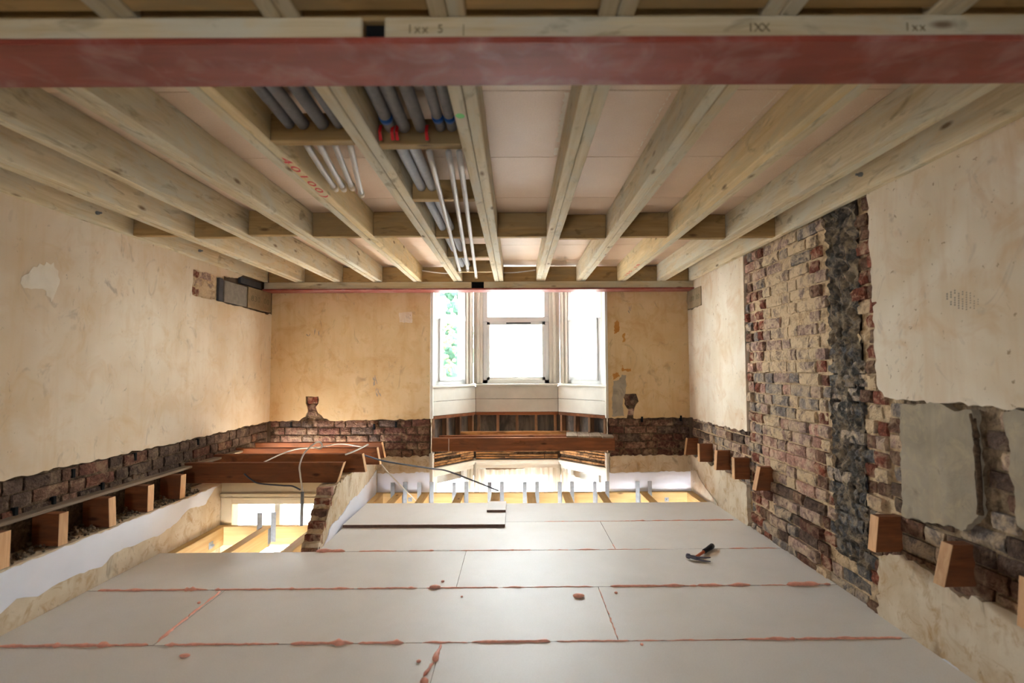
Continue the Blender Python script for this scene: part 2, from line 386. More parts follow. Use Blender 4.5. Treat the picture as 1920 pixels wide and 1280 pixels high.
def courses(parent, frame, u0, u1, v0, v1, pick, out=-.012, seed=1, inside=None, fill=.0, cut=None):
    """Flemish bond: header, stretcher, header ... half lapped course by course"""
    fm, rot = frame; rn = random.Random(seed); r = 0; v = v0 + .0375
    while v < v1:
        u = u0 - (.0 if r % 2 == 0 else .17) - rn.random() * .02; k = r
        while u < u1:
            L = .112 if k % 2 == 0 else .224; k += 1
            if cut and cut(u + .06): L = rn.choice((.075, .10, .112))
            c = u + L / 2
            a, b = max(u, u0), min(u + L, u1)
            if b - a > .04 and (inside is None or inside(c, v)) and rn.random() > fill:
                p = pick((a + b) / 2, v, rn)
                if p:
                    kind = 's' if b - a > .15 else ('h' if b - a > .08 else 'q'); base = {'s': .224, 'h': .112, 'q': .072}[kind]
                    kind2 = kind + ('b' if p[1] else '')
                    lay(parent, fm, rot, kind2, p[0], (a + b) / 2, v + rn.uniform(-.004, .004), out + p[2] + rn.uniform(-.003, .003), (b - a) / base, rn)
            u += L
        v += .0752; r += 1
def text(name, body, mat, size, parent, mtx):
    """hand lettering: every character its own small part"""
    n = len(body)
    for i, ch in enumerate(body):
        if ch == ' ': continue
        cu = bpy.data.curves.new(name, 'FONT'); cu.body = ch; cu.size = size; cu.extrude = .0006; cu.align_x = 'CENTER'; cu.align_y = 'CENTER'
        tmp = bpy.data.objects.new(name, cu); COL.objects.link(tmp)
        dg = bpy.context.evaluated_depsgraph_get(); me = bpy.data.meshes.new_from_object(tmp.evaluated_get(dg)); bpy.data.objects.remove(tmp)
        for v in me.vertices: v.co = mtx @ (v.co + Vector(((i - (n - 1) / 2) * size * .62, 0, 0)))
        bm = NB(); bm.from_mesh(me); obj(name, bm, mat, parent)

# ================================================================== THE SETTING
XL, XR, YB = -2.50, 1.765, 5.28          # upper left wall, right wall, window wall
YR, ZG = -2.2, -2.6                      # rear wall, lower floor
ZD, ZJ = 2.235, 2.072                    # ceiling deck, underside of ceiling joists
# ---- left wall
wl = struct(box('wall_left', 'core', XL - .3, XL - .04, YR - .2, YB + .3, .27, 2.5, bev=0))
F_L, R_L = fl(XL)
poly = ragged([(YR, .69), (4.0, .672), (YB, .685), (YB, 1.765), (4.76, 1.775), (4.36, 1.785), (3.98, 1.785), (3.98, 1.99), (4.36, 1.995), (4.44, 2.02), (4.62, 2.03), (4.75, 2.09), (YR, 2.09)],
              [1, 1, 0, 1, 1, 1, 1, 1, 1, 1, 0, 0, 0], .03, .006, 3)
slab('plaster', 'plaster', poly, F_L, -.03, 0, wl)
bed('mortar_bed', 'mortar_dark', F_L, YR, YB, .28, .72, -.03, .008, wl, .04, 9, 2)
def pick_l(u, v, rn):
    return (rn.choice(['dark', 'dark', 'dark', 'brown', 'dark', 'darkred' if u > 2.6 else 'dark']), 0, 0)
courses(wl, (F_L, R_L), .9, YB, .44, .70, pick_l, -.014, 11)
bed('mortar_bed', 'mortar', F_L, 3.95, 4.45, 1.76, 2.06, -.03, .012, wl, .03, 9, 5)
courses(wl, (F_L, R_L), 4.0, 4.33, 1.785, 1.99, lambda u, v, rn: (rn.choice(['sandy', 'mauve', 'red']), 1, -.006), -.016, 12)
for (c, pts, m) in (('filler_patch', [(62, 500), (100, 492), (112, 525), (104, 548), (96, 566), (86, 545), (44, 540), (40, 520)], 'filler'),):
    pl = [(lambda q: (q.y, q.z))(at(x, y, 'X', XL)) for x, y in pts]
    slab(c, m, ragged(pl, [1] * len(pl), .02, .012, 8), F_L, -.002, .0022, wl)
for x, y, h in ((138, 887, .05), (254, 856, .05), (193, 911, .045), (102, 939, .05), (372, 828, .05), (251, 893, .03), (30, 960, .05)):
    q = at(x, y, 'X', XL - .01); box('timber_plug', 'void' if h > .04 else 'dusty_old', XL - .03, XL - .006, q.y - .010, q.y + .010, q.z - h / 2, q.z + h / 2, wl, .002)
# lower, thicker part of the left wall with its ledge
XLL, YP = -2.36, 4.20
lo = struct(box('wall_left_lower', 'plaster_dirty', XL - .3, XLL, YR - .2, YP + .1, ZG, .295, bev=0))
F_LL, _ = fl(XLL)
pts = [(0, 1150), (30, 1122), (70, 1118), (110, 1092), (130, 1083), (190, 1062), (215, 1036), (260, 1018), (300, 1002), (330, 980), (352, 955), (385, 945), (402, 915)]
pl = [(lambda q: (q.y, q.z))(at(x, y, 'X', XLL)) for x, y in pts]
slab('paint_skin', 'paint', ragged([(YR, .1)] + pl + [(4.16, .29), (YR, .29)], [1] * len(pl) + [0, 1, 1], .03, .004, 4), F_LL, -.003, .0035, lo)

# ---- right wall
wr = struct(box('wall_right', 'core', XR + .045, XR + .3, YR - .2, YB + .3, ZG, 2.5, bev=0))
F_R, R_R = fr(XR)
slab('plaster', 'plaster_pale', ragged([(3.985, .72), (3.975, 2.1), (YB, 2.1), (YB, 1.99), (4.88, 1.985), (4.88, 1.80), (YB, 1.79), (YB, .705), (4.6, .705)], [0, 0, 0, 0, 0, 1, 0, 1, 1], .025, .007, 21), F_R, -.03, 0, wr)
slab('plaster', 'plaster_pale', ragged([(YR, 1.06), (2.35, 1.06), (2.49, 1.065), (2.54, 1.12), (2.545, 1.5), (2.555, 2.1), (YR, 2.1)], [1, 1, 1, 1, 1, 0, 0], .02, .006, 22), F_R, -.03, 0, wr)
bed('mortar_bed', 'mortar', F_R, 2.93, 4.05, -.05, 2.1, -.030, .010, wr, .02, 10, 3)
bed('mortar_bed', 'mortar', F_R, 2.4, 2.67, -.05, 2.1, -.030, .010, wr, .02, 10, 3)
bed('mortar_bed', 'mortar', F_R, 2.64, 2.94, -.05, .2, -.030, .010, wr, .02, 10, 3)
bed('mortar_bed', 'mortar', F_R, 3.95, YB, .25, .8, -.032, .008, wr, .025, 10, 4)
bed('mortar_bed', 'mortar_mid', F_R, .6, 2.45, -.05, 1.12, -.032, .008, wr, .025, 8, 6)
bed('soot_lining', 'soot_bed', F_R, 2.665, 2.935, .18, 2.1, -.020, .022, wr, .010, 15, 7, True)
def pick_c(u, v, rn):
    row = int(v / .0752)
    if u > 3.70:
        return (rn.choice(['red', 'red', 'darkred', 'pink', 'mauve', 'grey'] if row % 2 else ['mauve', 'brown', 'grey', 'pink', 'red']), rn.random() < .75, rn.uniform(-.012, .012))
    if 2.93 < u <= 3.08:
        return (rn.choice(['red', 'darkred', 'brown', 'red', 'sandy', 'mauve']), rn.random() < .8, rn.uniform(-.014, .010))
    if 2.665 < u <= 2.93:
        return (rn.choice(['soot', 'soot', 'soot', 'grey']), rn.random() < .4, rn.uniform(-.014, -.002)) if (v < 1.3 and rn.random() < .75) else None
    if u <= 2.665:
        return (rn.choice(['red', 'darkred', 'mauve', 'sandy', 'brown', 'red']), rn.random() < .75, rn.uniform(-.012, .010))
    if v > 1.2: return (rn.choice(['sandy', 'sandy', 'sandy', 'mauve', 'grey']), rn.random() < .2, rn.uniform(-.012, -.002))
    if v > .85: return (rn.choice(['mauve', 'grey', 'grey', 'pink', 'sandy']), 0, rn.uniform(-.004, .003))
    if v > .45: return (rn.choice(['mauve', 'pink', 'pink', 'sandy', 'mauve']), rn.random() < .3, rn.uniform(-.007, .003))
    return (rn.choice(['brown', 'grey', 'mauve', 'dark', 'darkred']), rn.random() < .35, rn.uniform(-.004, .018))
courses(wr, (F_R, R_R), 2.50, 3.99, -.03, 2.10, pick_c, -.010, 31, fill=.03, cut=lambda u: u > 3.72 or 2.92 < u < 3.06 or u < 2.66)
courses(wr, (F_R, R_R), 3.99, YB, .30, .74, lambda u, v, rn: (rn.choice(['mauve', 'brown', 'grey', 'dark']), rn.random() < .3, rn.uniform(-.006, .004)), -.014, 32)
courses(wr, (F_R, R_R), 1.15, 2.50, .22, 1.07, lambda u, v, rn: (rn.choice(['mauve', 'brown', 'grey', 'brown', 'dark']), rn.random() < .3, rn.uniform(-.006, .004)), -.012, 33,
        inside=lambda u, v: not (v > .62 and (1.99 < u < 2.34 or u < 1.82)))
def wp(pts, ax, val, swap): return [(q.y, q.z) if swap else (q.x, q.z) for q in (at(x, y, ax, val) for x, y in pts)]
slab('cement_render', 'render_grey', ragged(wp([(1688, 758), (1760, 756), (1800, 770), (1822, 768), (1828, 860), (1834, 968), (1812, 992), (1740, 978), (1693, 968), (1690, 860)], 'X', XR, 1), [1] * 10, .02, .006, 41), F_R, -.03, .002, wr)
slab('cement_render', 'render_grey', ragged(wp([(1884, 772), (1960, 775), (1960, 1010), (1908, 985), (1897, 900)], 'X', XR, 1), [1] * 5, .02, .006, 42), F_R, -.03, .002, wr)
bm = NB(); tube(bm, spline([at(x, y, 'X', XR + .004) for x, y in ((1822, 775), (1830, 815), (1832, 850), (1836, 905), (1838, 965))]), .012, 6, lambda i: .010 + .004 * noise.noise(Vector((i * .3, 2, 5))))
obj('mortar_ridge', bm, 'mortar_dark', wr, True)
slab('lower_plaster', 'plaster_dirty', ragged([(4.0, -.4), (4.02, .31), (4.3, .335), (4.7, .325), (YB, .33), (YB, -.4)], [1, 1, 1, 1, 0, 0], .02, .008, 23), F_R, -.03, .002, wr)
slab('paint_skin', 'plaster_pale', ragged(wp([(1296, 925), (1296, 880), (1306, 882), (1318, 905), (1340, 935), (1352, 958), (1372, 978), (1330, 975)], 'X', XR, 1), [0, 1, 1, 1, 1, 1, 0, 0], .02, .003, 24), F_R, .0, .010, wr)
slab('lower_plaster', 'plaster_dirty', ragged(wp([(1646, 1172), (1648, 1042), (1680, 1040), (1720, 1056), (1760, 1090), (1800, 1120), (1850, 1128), (1960, 1178), (2100, 1350), (2100, 1700), (1646, 1400)], 'X', XR, 1), [1] * 8 + [0] * 3, .02, .010, 25), F_R, -.03, .002, wr)
slab('cement_render', 'paint', ragged(wp([(1752, 1232), (1780, 1240), (1812, 1268), (1850, 1300), (1900, 1345), (1860, 1360), (1790, 1280)], 'X', XR, 1), [1] * 7, .02, .005, 26), F_R, .0, .006, wr)
bm = NB(); rn = random.Random(5)       # dotted tread print on the plaster
for i in range(9):
    for j in range(9):
        a, b = i / 8, j / 8
        if (a - .5) ** 2 + (b * 1.05 - .42) ** 2 > .30 or rn.random() < .12: continue
        q = at(1776 + 58 * a, 545 + 36 * b + 10 * (a - .3), 'X', XR); s = .0030 * (1.25 - a * .6)
        bx(bm, q.x - .0008, q.x + .001, q.y - s, q.y + s, q.z - s, q.z + s)
obj('tread_print', bm, 'scuff', wr)

# ---- window wall with the bay opening and the porch recess
BX0, BX1 = -.873, .938
wb = struct(empty('wall_back', (0, YB, 0)))
box('wall_core', 'core', XL - .3, -1.5, YB + .04, YB + .25, .30, 2.5, wb, 0)
box('wall_core', 'core', -1.5, BX0, YB + .04, YB + .25, ZG, 2.5, wb, 0)
box('wall_core', 'core', BX1, XR + .3, YB + .04, YB + .25, ZG, 2.5, wb, 0)
F_B, R_B = fb(YB)
slab('plaster', 'plaster_shaded', ragged([(XL, 2.1), (XL, .685)] + wp([(560, 789), (571, 781), (577, 771), (576, 762), (573, 756), (573, 743), (597, 743), (597, 756), (592, 763), (596, 774), (607, 784), (624, 789)], 'Y', YB, 0) + [(BX0, .70), (BX0, 2.1)],
     [0, 1, 1, 1, 1, 0, 1, 1, 1, 0, 1, 1, 1, 1, 0, 0], .03, .006, 51), F_B, -.03, 0, wb)
slab('plaster', 'plaster_shaded', ragged([(BX1, 2.1), (BX1, .70)] + wp([(1175, 784), (1178, 768), (1171, 757), (1170, 738), (1193, 738), (1198, 752), (1190, 765), (1188, 784)], 'Y', YB, 0) + [(XR, .705), (XR, 2.1)],
     [0, 1, 1, 1, 1, 1, 1, 1, 1, 1, 0, 0], .03, .006, 52), F_B, -.03, 0, wb)
slab('cement_patch', 'render_grey', ragged(wp([(1150, 714), (1160, 712), (1166, 702), (1174, 703), (1173, 735), (1168, 752), (1170, 780), (1147, 780)], 'Y', YB, 0), [1] * 8, .02, .006, 53), F_B, -.002, .002, wb)
for i, pts in enumerate(([(1152, 604), (1158, 600), (1161, 606), (1160, 622), (1152, 626)], [(1168, 626), (1172, 624), (1172, 640), (1167, 642)], [(1166, 684), (1170, 692), (1182, 690), (1183, 696), (1166, 696)], [(1149, 700), (1160, 698), (1162, 706), (1150, 712)])):
    slab('rust_stain', 'stain', ragged(wp(pts, 'Y', YB, 0), [1] * len(pts), .012, .006, 60 + i), F_B, -.002, .0012, wb)
slab('filler_patch', 'plaster_pale', ragged(wp([(748, 586), (772, 584), (773, 605), (749, 604)], 'Y', YB, 0), [1] * 4, .02, .004, 66), F_B, -.002, .0012, wb)
bm = NB(); rn = random.Random(9)
for (x0, y0, x1, y1, n, w) in ((700, 705, 716, 748, 9, .010), (576, 626, 600, 634, 4, .012), (830, 0, 0, 0, 0, 0), (1178, 583, 1182, 590, 3, .006)):
    for k in range(n):
        a = at(rn.uniform(x0, x1), rn.uniform(y0, y1), 'Y', YB); b = a + Vector((rn.uniform(-.02, .02), 0, rn.uniform(.02, .07)))
        d = Vector((rn.uniform(.4, 1) * w, 0, 0)); vv = [bm.verts.new(p + Vector((0, -.0012, 0))) for p in (a - d * .3, a + d * .3, (a + b) / 2 + d, b + d * .2, b - d * .2, (a + b) / 2 - d)]
        bm.faces.new(vv)
obj('scuff_marks', bm, 'scuff', wb)
bed('mortar_bed', 'mortar_dark', F_B, XL, BX0, .28, .98, -.024, .010, wb, .03, 9, 8)
bed('mortar_bed', 'mortar_dark', F_B, BX1, XR, .28, .98, -.024, .010, wb, .03, 9, 9)
def pick_b(u, v, rn): return (rn.choice(['brown', 'darkred', 'darkred', 'dark', 'brown']), 0, 0)
courses(wb, (F_B, R_B), XL, BX0, .315, .72, pick_b, -.010, 71)
courses(wb, (F_B, R_B), BX1, XR, .315, .72, pick_b, -.010, 72)
for u, v, m in ((585, 751, 'red'), (585, 762, 'darkred'), (585, 774, 'brown'), (1177, 744, 'darkred'), (1187, 744, 'dark'), (1181, 755, 'brown'), (1182, 772, 'pink')):
    q = at(u, v, 'Y', YB); lay(wb, F_B, 0, 'h', m, q.x, q.z, -.010, 1.0, rn)
for x, y in ((742, 796), (701, 800), (545, 796), (1204, 786), (1277, 784)):
    q = at(x, y, 'Y', YB - .004); box('timber_plug', 'void', q.x - .010, q.x + .010, YB - .004, YB + .03, q.z - .028, q.z + .028, wb, .002)
for k, (a, b, sd) in enumerate(((-1.42, BX0, 54), (BX1, XR, 55))):
    slab('dirty_plaster', 'plaster_dirty', ragged([(a, -.3), (b, -.3), (b, .325), (a, .325)], [0, 0, 1, 0], .02, .008, sd), F_B, -.02, .004, wb)
    slab('paint_skin', 'paint', ragged([(a, -.3), (b, -.3), (b, .165), (a, .155)], [0, 0, 1, 0], .025, .006, sd + 10), F_B, .004, .010, wb)
for s, X in ((1, BX0), (-1, BX1)):        # white painted jambs of the bay opening
    box('jamb', 'oldpaint', min(X, X + s * .028), max(X, X + s * .028), YB - .012, YB + .25, .70, 2.3, wb, .004)
    box('jamb', 'oldpaint', min(X - s * .01, X + s * .03), max(X - s * .01, X + s * .03), YB - .004, YB + .25, -.6, .35, wb, .004)
    bed('broken_jamb', 'plaster_dirty', (lambda u, v, o, X=X, s=s: (X + s * (.0 + o), u, v)), YB - .005, YB + .25, .33, .72, .012, .012, wb, .015, 14, 3)

# ---- porch recess with the front door's fanlight
wp_ = struct(empty('wall_porch', (-1.9, YP, 0)))
box('wall_core', 'cream', XLL, -1.5, YP, YP + .12, .205, .40, wp_, 0)
d1 = struct(empty('door_1', (-1.9, YP, ZG)))
box('door_frame', 'cream', XLL, -2.27, YP - .01, YP + .09, ZG, .205, d1)
box('door_frame', 'cream', -2.27, -1.45, YP - .01, YP + .09, .135, .205, d1)
box('door_frame', 'cream', XLL, -1.45, YP - .03, YP, .205, .222, d1)
box('door_frame', 'cream', XLL, -1.45, YP - .02, YP, .178, .190, d1)
box('mullion', 'oldpaint', -1.945, -1.90, YP + .02, YP + .08, ZG, .135, d1)
box('pane', 'glass', -2.27, -1.945, YP + .04, YP + .046, ZG, .135, d1, 0)
box('pane', 'glass', -1.90, -1.45, YP + .04, YP + .046, ZG, .135, d1, 0)

# ---- partition stub between hall and front room
def fpart(u, v, o): return (-1.335 - .037 * (u - 3.5) + o, u, v)
pt = struct(slab('wall_partition', 'plaster_dirty', ragged([(3.52, -.5), (YB, -.5), (YB, .345), (3.86, .345), (3.80, .27), (3.74, .17), (3.64, .08), (3.56, .03)], [0, 0, 1, 1, 1, 1, 1, 1], .02, .010, 81), fpart, -.115, 0, None))
slab('paint_skin', 'paint', ragged([(3.54, -.1), (YB - .06, -.1), (YB - .06, .20), (4.9, .15), (4.55, .12), (4.3, .13), (4.1, .085), (3.8, .07)], [0, 0, 1, 1, 1, 1, 1, 1], .03, .006, 82), fpart, 0, .006, pt)
rn = random.Random(17)
for i in range(6):
    z = .315 - i * .068; y = (3.815, 3.775, 3.715, 3.655, 3.59, 3.53)[i]
    q = fpart(y, z, -.057); lay(pt, lambda u, v, o: (q[0], u, v), 0, 'hb', ('pink', 'red', 'brown', 'red', 'red', 'brown')[i], y, z, 0, 1.12, rn)
bed('mortar_bed', 'mortar', lambda u, v, o: (fpart(3.6, 0, u)[0], 3.872 - (.33 - v) * .95 + (.04 if v > .28 else 0) + o, v), -.112, .0, -.02, .34, 0, .02, pt, .012, 14, 5)

# ---- the bay: boarded dado, bare studs, floor edge, laths, two tiers of windows
wy = struct(empty('wall_bay', (0, 5.8, 0)))
A, B, C, D = (-.872, 5.28), (-.45, 5.80), (.47, 5.80), (.935, 5.28)
def facet(p, q):
    p, q = Vector(p), Vector(q); e = (q - p); L = e.length; e /= L; n = Vector((-e.y, e.x))
    if n.y < 0: n = -n
    return (lambda s, t, z: (p.x + e.x * s + n.x * t, p.y + e.y * s + n.y * t, z)), L
FAC = [facet(A, B), facet(B, C), facet(C, D)]
for k, (f, L) in enumerate(FAC):
    a, b = (.03, L - .001) if k == 0 else ((.001, L - .001) if k == 1 else (.001, L - .03))
    box('dado_board', 'oldpaint', a, b, 0, .02, .725, .868, wy, .003, f)
    box('dado_board', 'oldpaint', a, b, 0, .02, .872, 1.012, wy, .003, f)
    box('bottom_plate', 'old_x', a, b, .004, .09, .690, .722, wy, .003, f)
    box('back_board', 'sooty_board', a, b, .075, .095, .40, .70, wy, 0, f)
    box('bay_brickwork', 'core', a - .1, b + .1, .12, .24, -.0, 1.0, wy, 0, f)
    n = 4 if k == 1 else 3
    for i in range(n + 1):
        s = a + .03 + (b - a - .06) * i / n
        box('stud', 'dusty_old', s - .016, s + .016, .01, .088, .45, .692, wy, .003, f)
    box('window_board', 'oldpaint', a - .02 if k == 0 else -.012, b + (.02 if k == 2 else 0) + .012, -.028, .16, 1.013, 1.036, wy, .004, f)
    # laths and cornice of the room below
    rn = random.Random(91 + k)
    for r in range(6):
        s = a
        while s < b - .05:
            l = min(rn.uniform(.2, .5), b - s)
            if rn.random() > .12: box('lath', 'lath', s, s + l - .008, .02 + rn.uniform(-.004, .004), .028, .205 + r * .027 + rn.uniform(-.003, .003), .205 + r * .027 + .020, wy, .001, f)
            s += l
    box('lath_backing', 'mortar_dark', a, b, .04, .06, .19, .40, wy, 0, f)
    bm = NB()
    for (t, z0, z1) in ((-.005, .168, .195), (.012, .145, .170), (.03, .10, .147)): bx(bm, a, b, t, .09, z0, z1, f, .003)
    obj('cornice', bm, 'oldpaint', wy)
box('roof', 'pvc', -1.4, 1.4, 5.45, 6.4, 2.30, 2.4, wy, 0)
WF = [facet((-.93, 5.30), (-.48, 5.88)), facet((-.48, 5.88), (.50, 5.88)), facet((.50, 5.88), (.995, 5.30))]
def add_window(idx, f, L, a, b, z0, zm, z1, st, centre):
    w = struct(empty('window_%d' % idx, f(L / 2, 0, z0)))
    for s0, s1 in ((0, a), (b, L)):
        if s1 - s0 > .02:
            bm = NB(); bx(bm, s0, s1, .0, .09, z0, z1 + .06, f, .004); m = (s0 + s1) / 2
            bx(bm, m - .018, m + .018, -.018, .0, z0, z1 + .06, f, .008); obj('mullion', bm, 'oldpaint', w)
    bm = NB(); bx(bm, a, a + st, .01, .08, z0, z1, f, .004); bx(bm, b - st, b, .01, .08, z0, z1, f, .004); bx(bm, a, b, .01, .08, z0, z0 + .045, f, .004); bx(bm, a, b, .01, .08, z1 - .05, z1, f, .004)
    obj('frame', bm, 'pvc', w)
    if zm is not None:
        box('transom', 'pvc', a, b, .005, .08, zm - .03, zm + .03, w, .004, f)
        bm = NB(); i0, i1, k0, k1 = a + st - .01, b - st + .01, z0 + .04, zm - .025; t = .035
        bx(bm, i0, i0 + t, -.005, .06, k0, k1, f, .003); bx(bm, i1 - t, i1, -.005, .06, k0, k1, f, .003); bx(bm, i0, i1, -.005, .06, k0, k0 + t, f, .003); bx(bm, i0, i1, -.005, .06, k1 - t, k1, f, .003)
        obj('sash', bm, 'pvc', w)
        box('pane', 'glass', a + .02, b - .02, .045, .050, z0 + .03, zm, w, 0, f); box('pane', 'glass', a + .02, b - .02, .045, .050, zm, z1, w, 0, f)
        if centre:
            m = (a + b) / 2
            box('trickle_vent', 'black', m - .11, m + .19 - .02, -.014, -.005, zm - .050, zm - .036, w, .002, f)
            bm = NB(); bx(bm, m - .015, m + .02, -.018, -.004, z0 + .062, z0 + .080, f, .003); bx(bm, m - .015, m + .085, -.03, -.018, z0 + .064, z0 + .078, f, .004); obj('handle', bm, 'pvc', w)
    else:
        box('pane', 'glass', a + .02, b - .02, .045, .050, z0 + .03, z1, w, 0, f)
    return w
for k, (f, L) in enumerate(WF):
    a, b = ((.16, L - .12), (.105, L - .12), (.12, L - .16))[k]
    add_window(k + 1, f, L, a, b, 1.036, 1.765, 2.25, .055, k == 1)
    add_window(k + 4, f, L, a - .03, b + .03, -1.4, None, .14, .06, False)
bm = NB(); g = []          # net curtain in the lower bay
for i in range(121):
    u = -.44 + .92 * i / 120; row = []
    for j in range(9):
        z = .095 - .012 * math.sin(i * .05) - j * .14; row.append(bm.verts.new((u + .01 * math.sin(j), 5.825 + .012 * math.sin(i * .62 + math.sin(i * .13) * 2) * (1 + j * .12), z)))
    g.append(row)
for i in range(120):
    for j in range(8): bm.faces.new((g[i][j], g[i + 1][j], g[i + 1][j + 1], g[i][j + 1]))
tag(obj('net_curtain', bm, 'net', None, True), 'sheer white net curtain hanging in the lower bay window', 'curtain')
bm = NB(); g = []
for i in range(41):
    row = []
    for j in range(9):
        s = .02 + .34 * i / 40; p = FAC[2][0](s, .03 + .012 * math.sin(i * .7), .07 - .05 * i / 40 - j * .14); row.append(bm.verts.new(p))
    g.append(row)
for i in range(40):
    for j in range(8): bm.faces.new((g[i][j], g[i + 1][j], g[i + 1][j + 1], g[i][j + 1]))
tag(obj('net_curtain', bm, 'net', None, True), 'narrow net curtain sagging over the right pane of the lower bay', 'curtain')

# ---- rear wall (behind the viewpoint), lower storey
wk = struct(empty('wall_rear', (0, YR, 0)))
box('wall_core', 'cream_wall', XL - .3, -.63, YR - .2, YR, -.1, 2.5, wk, 0); box('wall_core', 'cream_wall', -.17, XR + .3, YR - .2, YR, -.1, 2.5, wk, 0)
box('wall_core', 'cream_wall', -.63, -.17, YR - .2, YR, -.1, .98, wk, 0); box('wall_core', 'cream_wall', -.63, -.17, YR - .2, YR, 1.62, 2.5, wk, 0)  # opening left here is an added, unseen window giving fill to the near beam
lf = struct(box('floor_lower', 'lower_floor', XL - .3, XR + .3, YR - .2, 6.1, ZG - .1, ZG, bev=0))

# ---- floor: chipboard sheets over joists
KS = .010
fo = struct(empty('floor', (0, 2.5, 0)))
rows = [(-2.2, -1.83), (-1.83, -1.23), (-1.23, -.63), (-.63, -.03), (-.03, .57), (.57, 1.17), (1.17, 1.766), (1.766, 2.356), (2.356, 2.926), (2.926, 3.510), (3.510, 4.149), (4.149, 4.71)]
joints = {0: [.3], 1: [-.9], 2: [.4], 3: [-.6], 4: [.2], 5: [-1.0], 6: [.9], 7: [-.335], 8: [-1.6, .45], 9: [-.335], 10: [.66], 11: []}
for i, (y0, y1) in enumerate(rows):
    x0 = -1.325 if i == 10 else (-1.35 if i == 11 else XLL + .004); xs = [x0] + joints[i] + [XR + .018]
    for a, b in zip(xs, xs[1:]):
        bm = NB(); v = bx(bm, a + .0012, b - .0012, y0 + .0015, y1 - .0015, -.022, 0, lambda x, y, z: (x, y + KS * x, z), 0)
        for q in bm.faces:
            if abs(q.calc_center_median().z + .011) < .002: q.material_index = 1
        obj('floor_board', bm, ['floor_board', 'board_edge'], fo)
# ---- ceiling deck
ce = struct(empty('ceiling', (0, 2.5, ZD)))
box('light_stop_slab', 'core', XL - .3, XR + .3, YR - .2, YB + .3, ZD + .03, ZD + .12, ce, 0)  # unseen slab added over the deck to stop daylight leaking through gaps
dl = [YR, -1.735, -1.135, -.535, .065, .665, 1.265, 1.865, 2.469, 3.07, 3.67, 4.27, 4.87, YB + .1]
dj = {6: [-.971, .651], 7: [.251], 8: [-.971, 1.056], 9: [.251], 10: [-.571], 11: [.651]}
for i, (y0, y1) in enumerate(zip(dl, dl[1:])):
    xs = [XL - .02] + dj.get(i, [.251]) + [XR + .02]
    for a, b in zip(xs, xs[1:]): box('deck_board', 'deck_board', a + .001, b - .001, y0 + .0015, y1 - .0015, ZD, ZD + .022, ce, .0012)

rn = random.Random(77)
for (jx, y0, y1, w) in ((.251, 1.875, 2.30, .020), (.251, 2.36, 2.44, .016), (.651, 1.88, 2.42, .006), (1.056, 1.88, 2.6, .006), (1.453, 1.9, 2.5, .005)):
    e = jx - .0475; n = int((y1 - y0) / .018); bm = NB()
    pa = [(e - w * (.5 + rn.random() * .7) - (.02 if w < .01 else 0), y0 + (y1 - y0) * i / n) for i in range(n + 1)]
    va = [bm.verts.new((x, y, ZD - rn.uniform(.0015, .004))) for x, y in pa]; vb = [bm.verts.new(((e if w > .01 else x + w * rn.uniform(.4, 1.2)), y, ZD - .001)) for x, y in pa]
    for i in range(n):
        if w < .01 and rn.random() < .25: continue
        bm.faces.new((va[i], va[i + 1], vb[i + 1], vb[i]))
    obj('glue_smear', bm, 'filler', ce)
# ================================================================== THINGS
ORD = ['first', 'second', 'third', 'fourth', 'fifth', 'sixth', 'seventh', 'eighth', 'ninth', 'tenth', 'eleventh', 'twelfth']
# ---- red steel beams with their timber packing
def steel(y0, y1, label, gap, x0, x1, far):
    t = thing('steel_beam', (0, (y0 + y1) / 2, 1.985), label, 'steel beam', 'red steel beams', 'thing')
    box('bottom_flange', 'red_steel', x0, x1, y0, y1, 1.985, 2.001, t, .002)
    m = (y0 + y1) / 2
    box('web', 'red_steel', x0, x1, m - .006, m + .006, 2.002, 2.215, t, .001)
    for s in ((-1,) if far else (-1, 1)):
        ya, yb = (y0 + .028, y0 + .070) if s < 0 else (y1 - .070, y1 - .028)
        for a, b in ((x0, gap[0]), (gap[1], x1)):
            p = box('packing_timber', 'joist_x', a, b, ya, yb, 2.003, ZJ - .001, t, .004)
            if not far and s < 0 and a == gap[1]: front = p
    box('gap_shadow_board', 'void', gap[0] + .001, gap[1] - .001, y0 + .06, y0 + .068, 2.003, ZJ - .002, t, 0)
    for s in ((-1,) if far else (-1, 1)):
        ya, yb = (y0 + .045, y0 + .085) if s < 0 else (y1 - .085, y1 - .045)
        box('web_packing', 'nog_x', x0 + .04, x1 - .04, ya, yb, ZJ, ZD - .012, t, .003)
    return t, (front if not far else None)
nb, plate = steel(1.195, 1.385, 'red-oxide steel beam crossing overhead nearest the camera, with a timber plate', (-.372, -.318), XL, XR, False)
fbm, _ = steel(5.075, 5.262, 'thin red steel beam edge above the bay window on the far wall', (-.437, -.315), XL, XR, True)
for px, s in ((797, '1xx 5'), (869, '|'), (1422, '1XX'), (1716, '1xx')):
    q = at(px, 56, 'Y', 1.222)
    text('pencil_mark', s, 'ink', .030, plate, Matrix.Translation((q.x, 1.2222, 2.037)) @ Matrix.Rotation(R90, 4, 'X') @ Matrix.Rotation(0, 4, 'Y'))
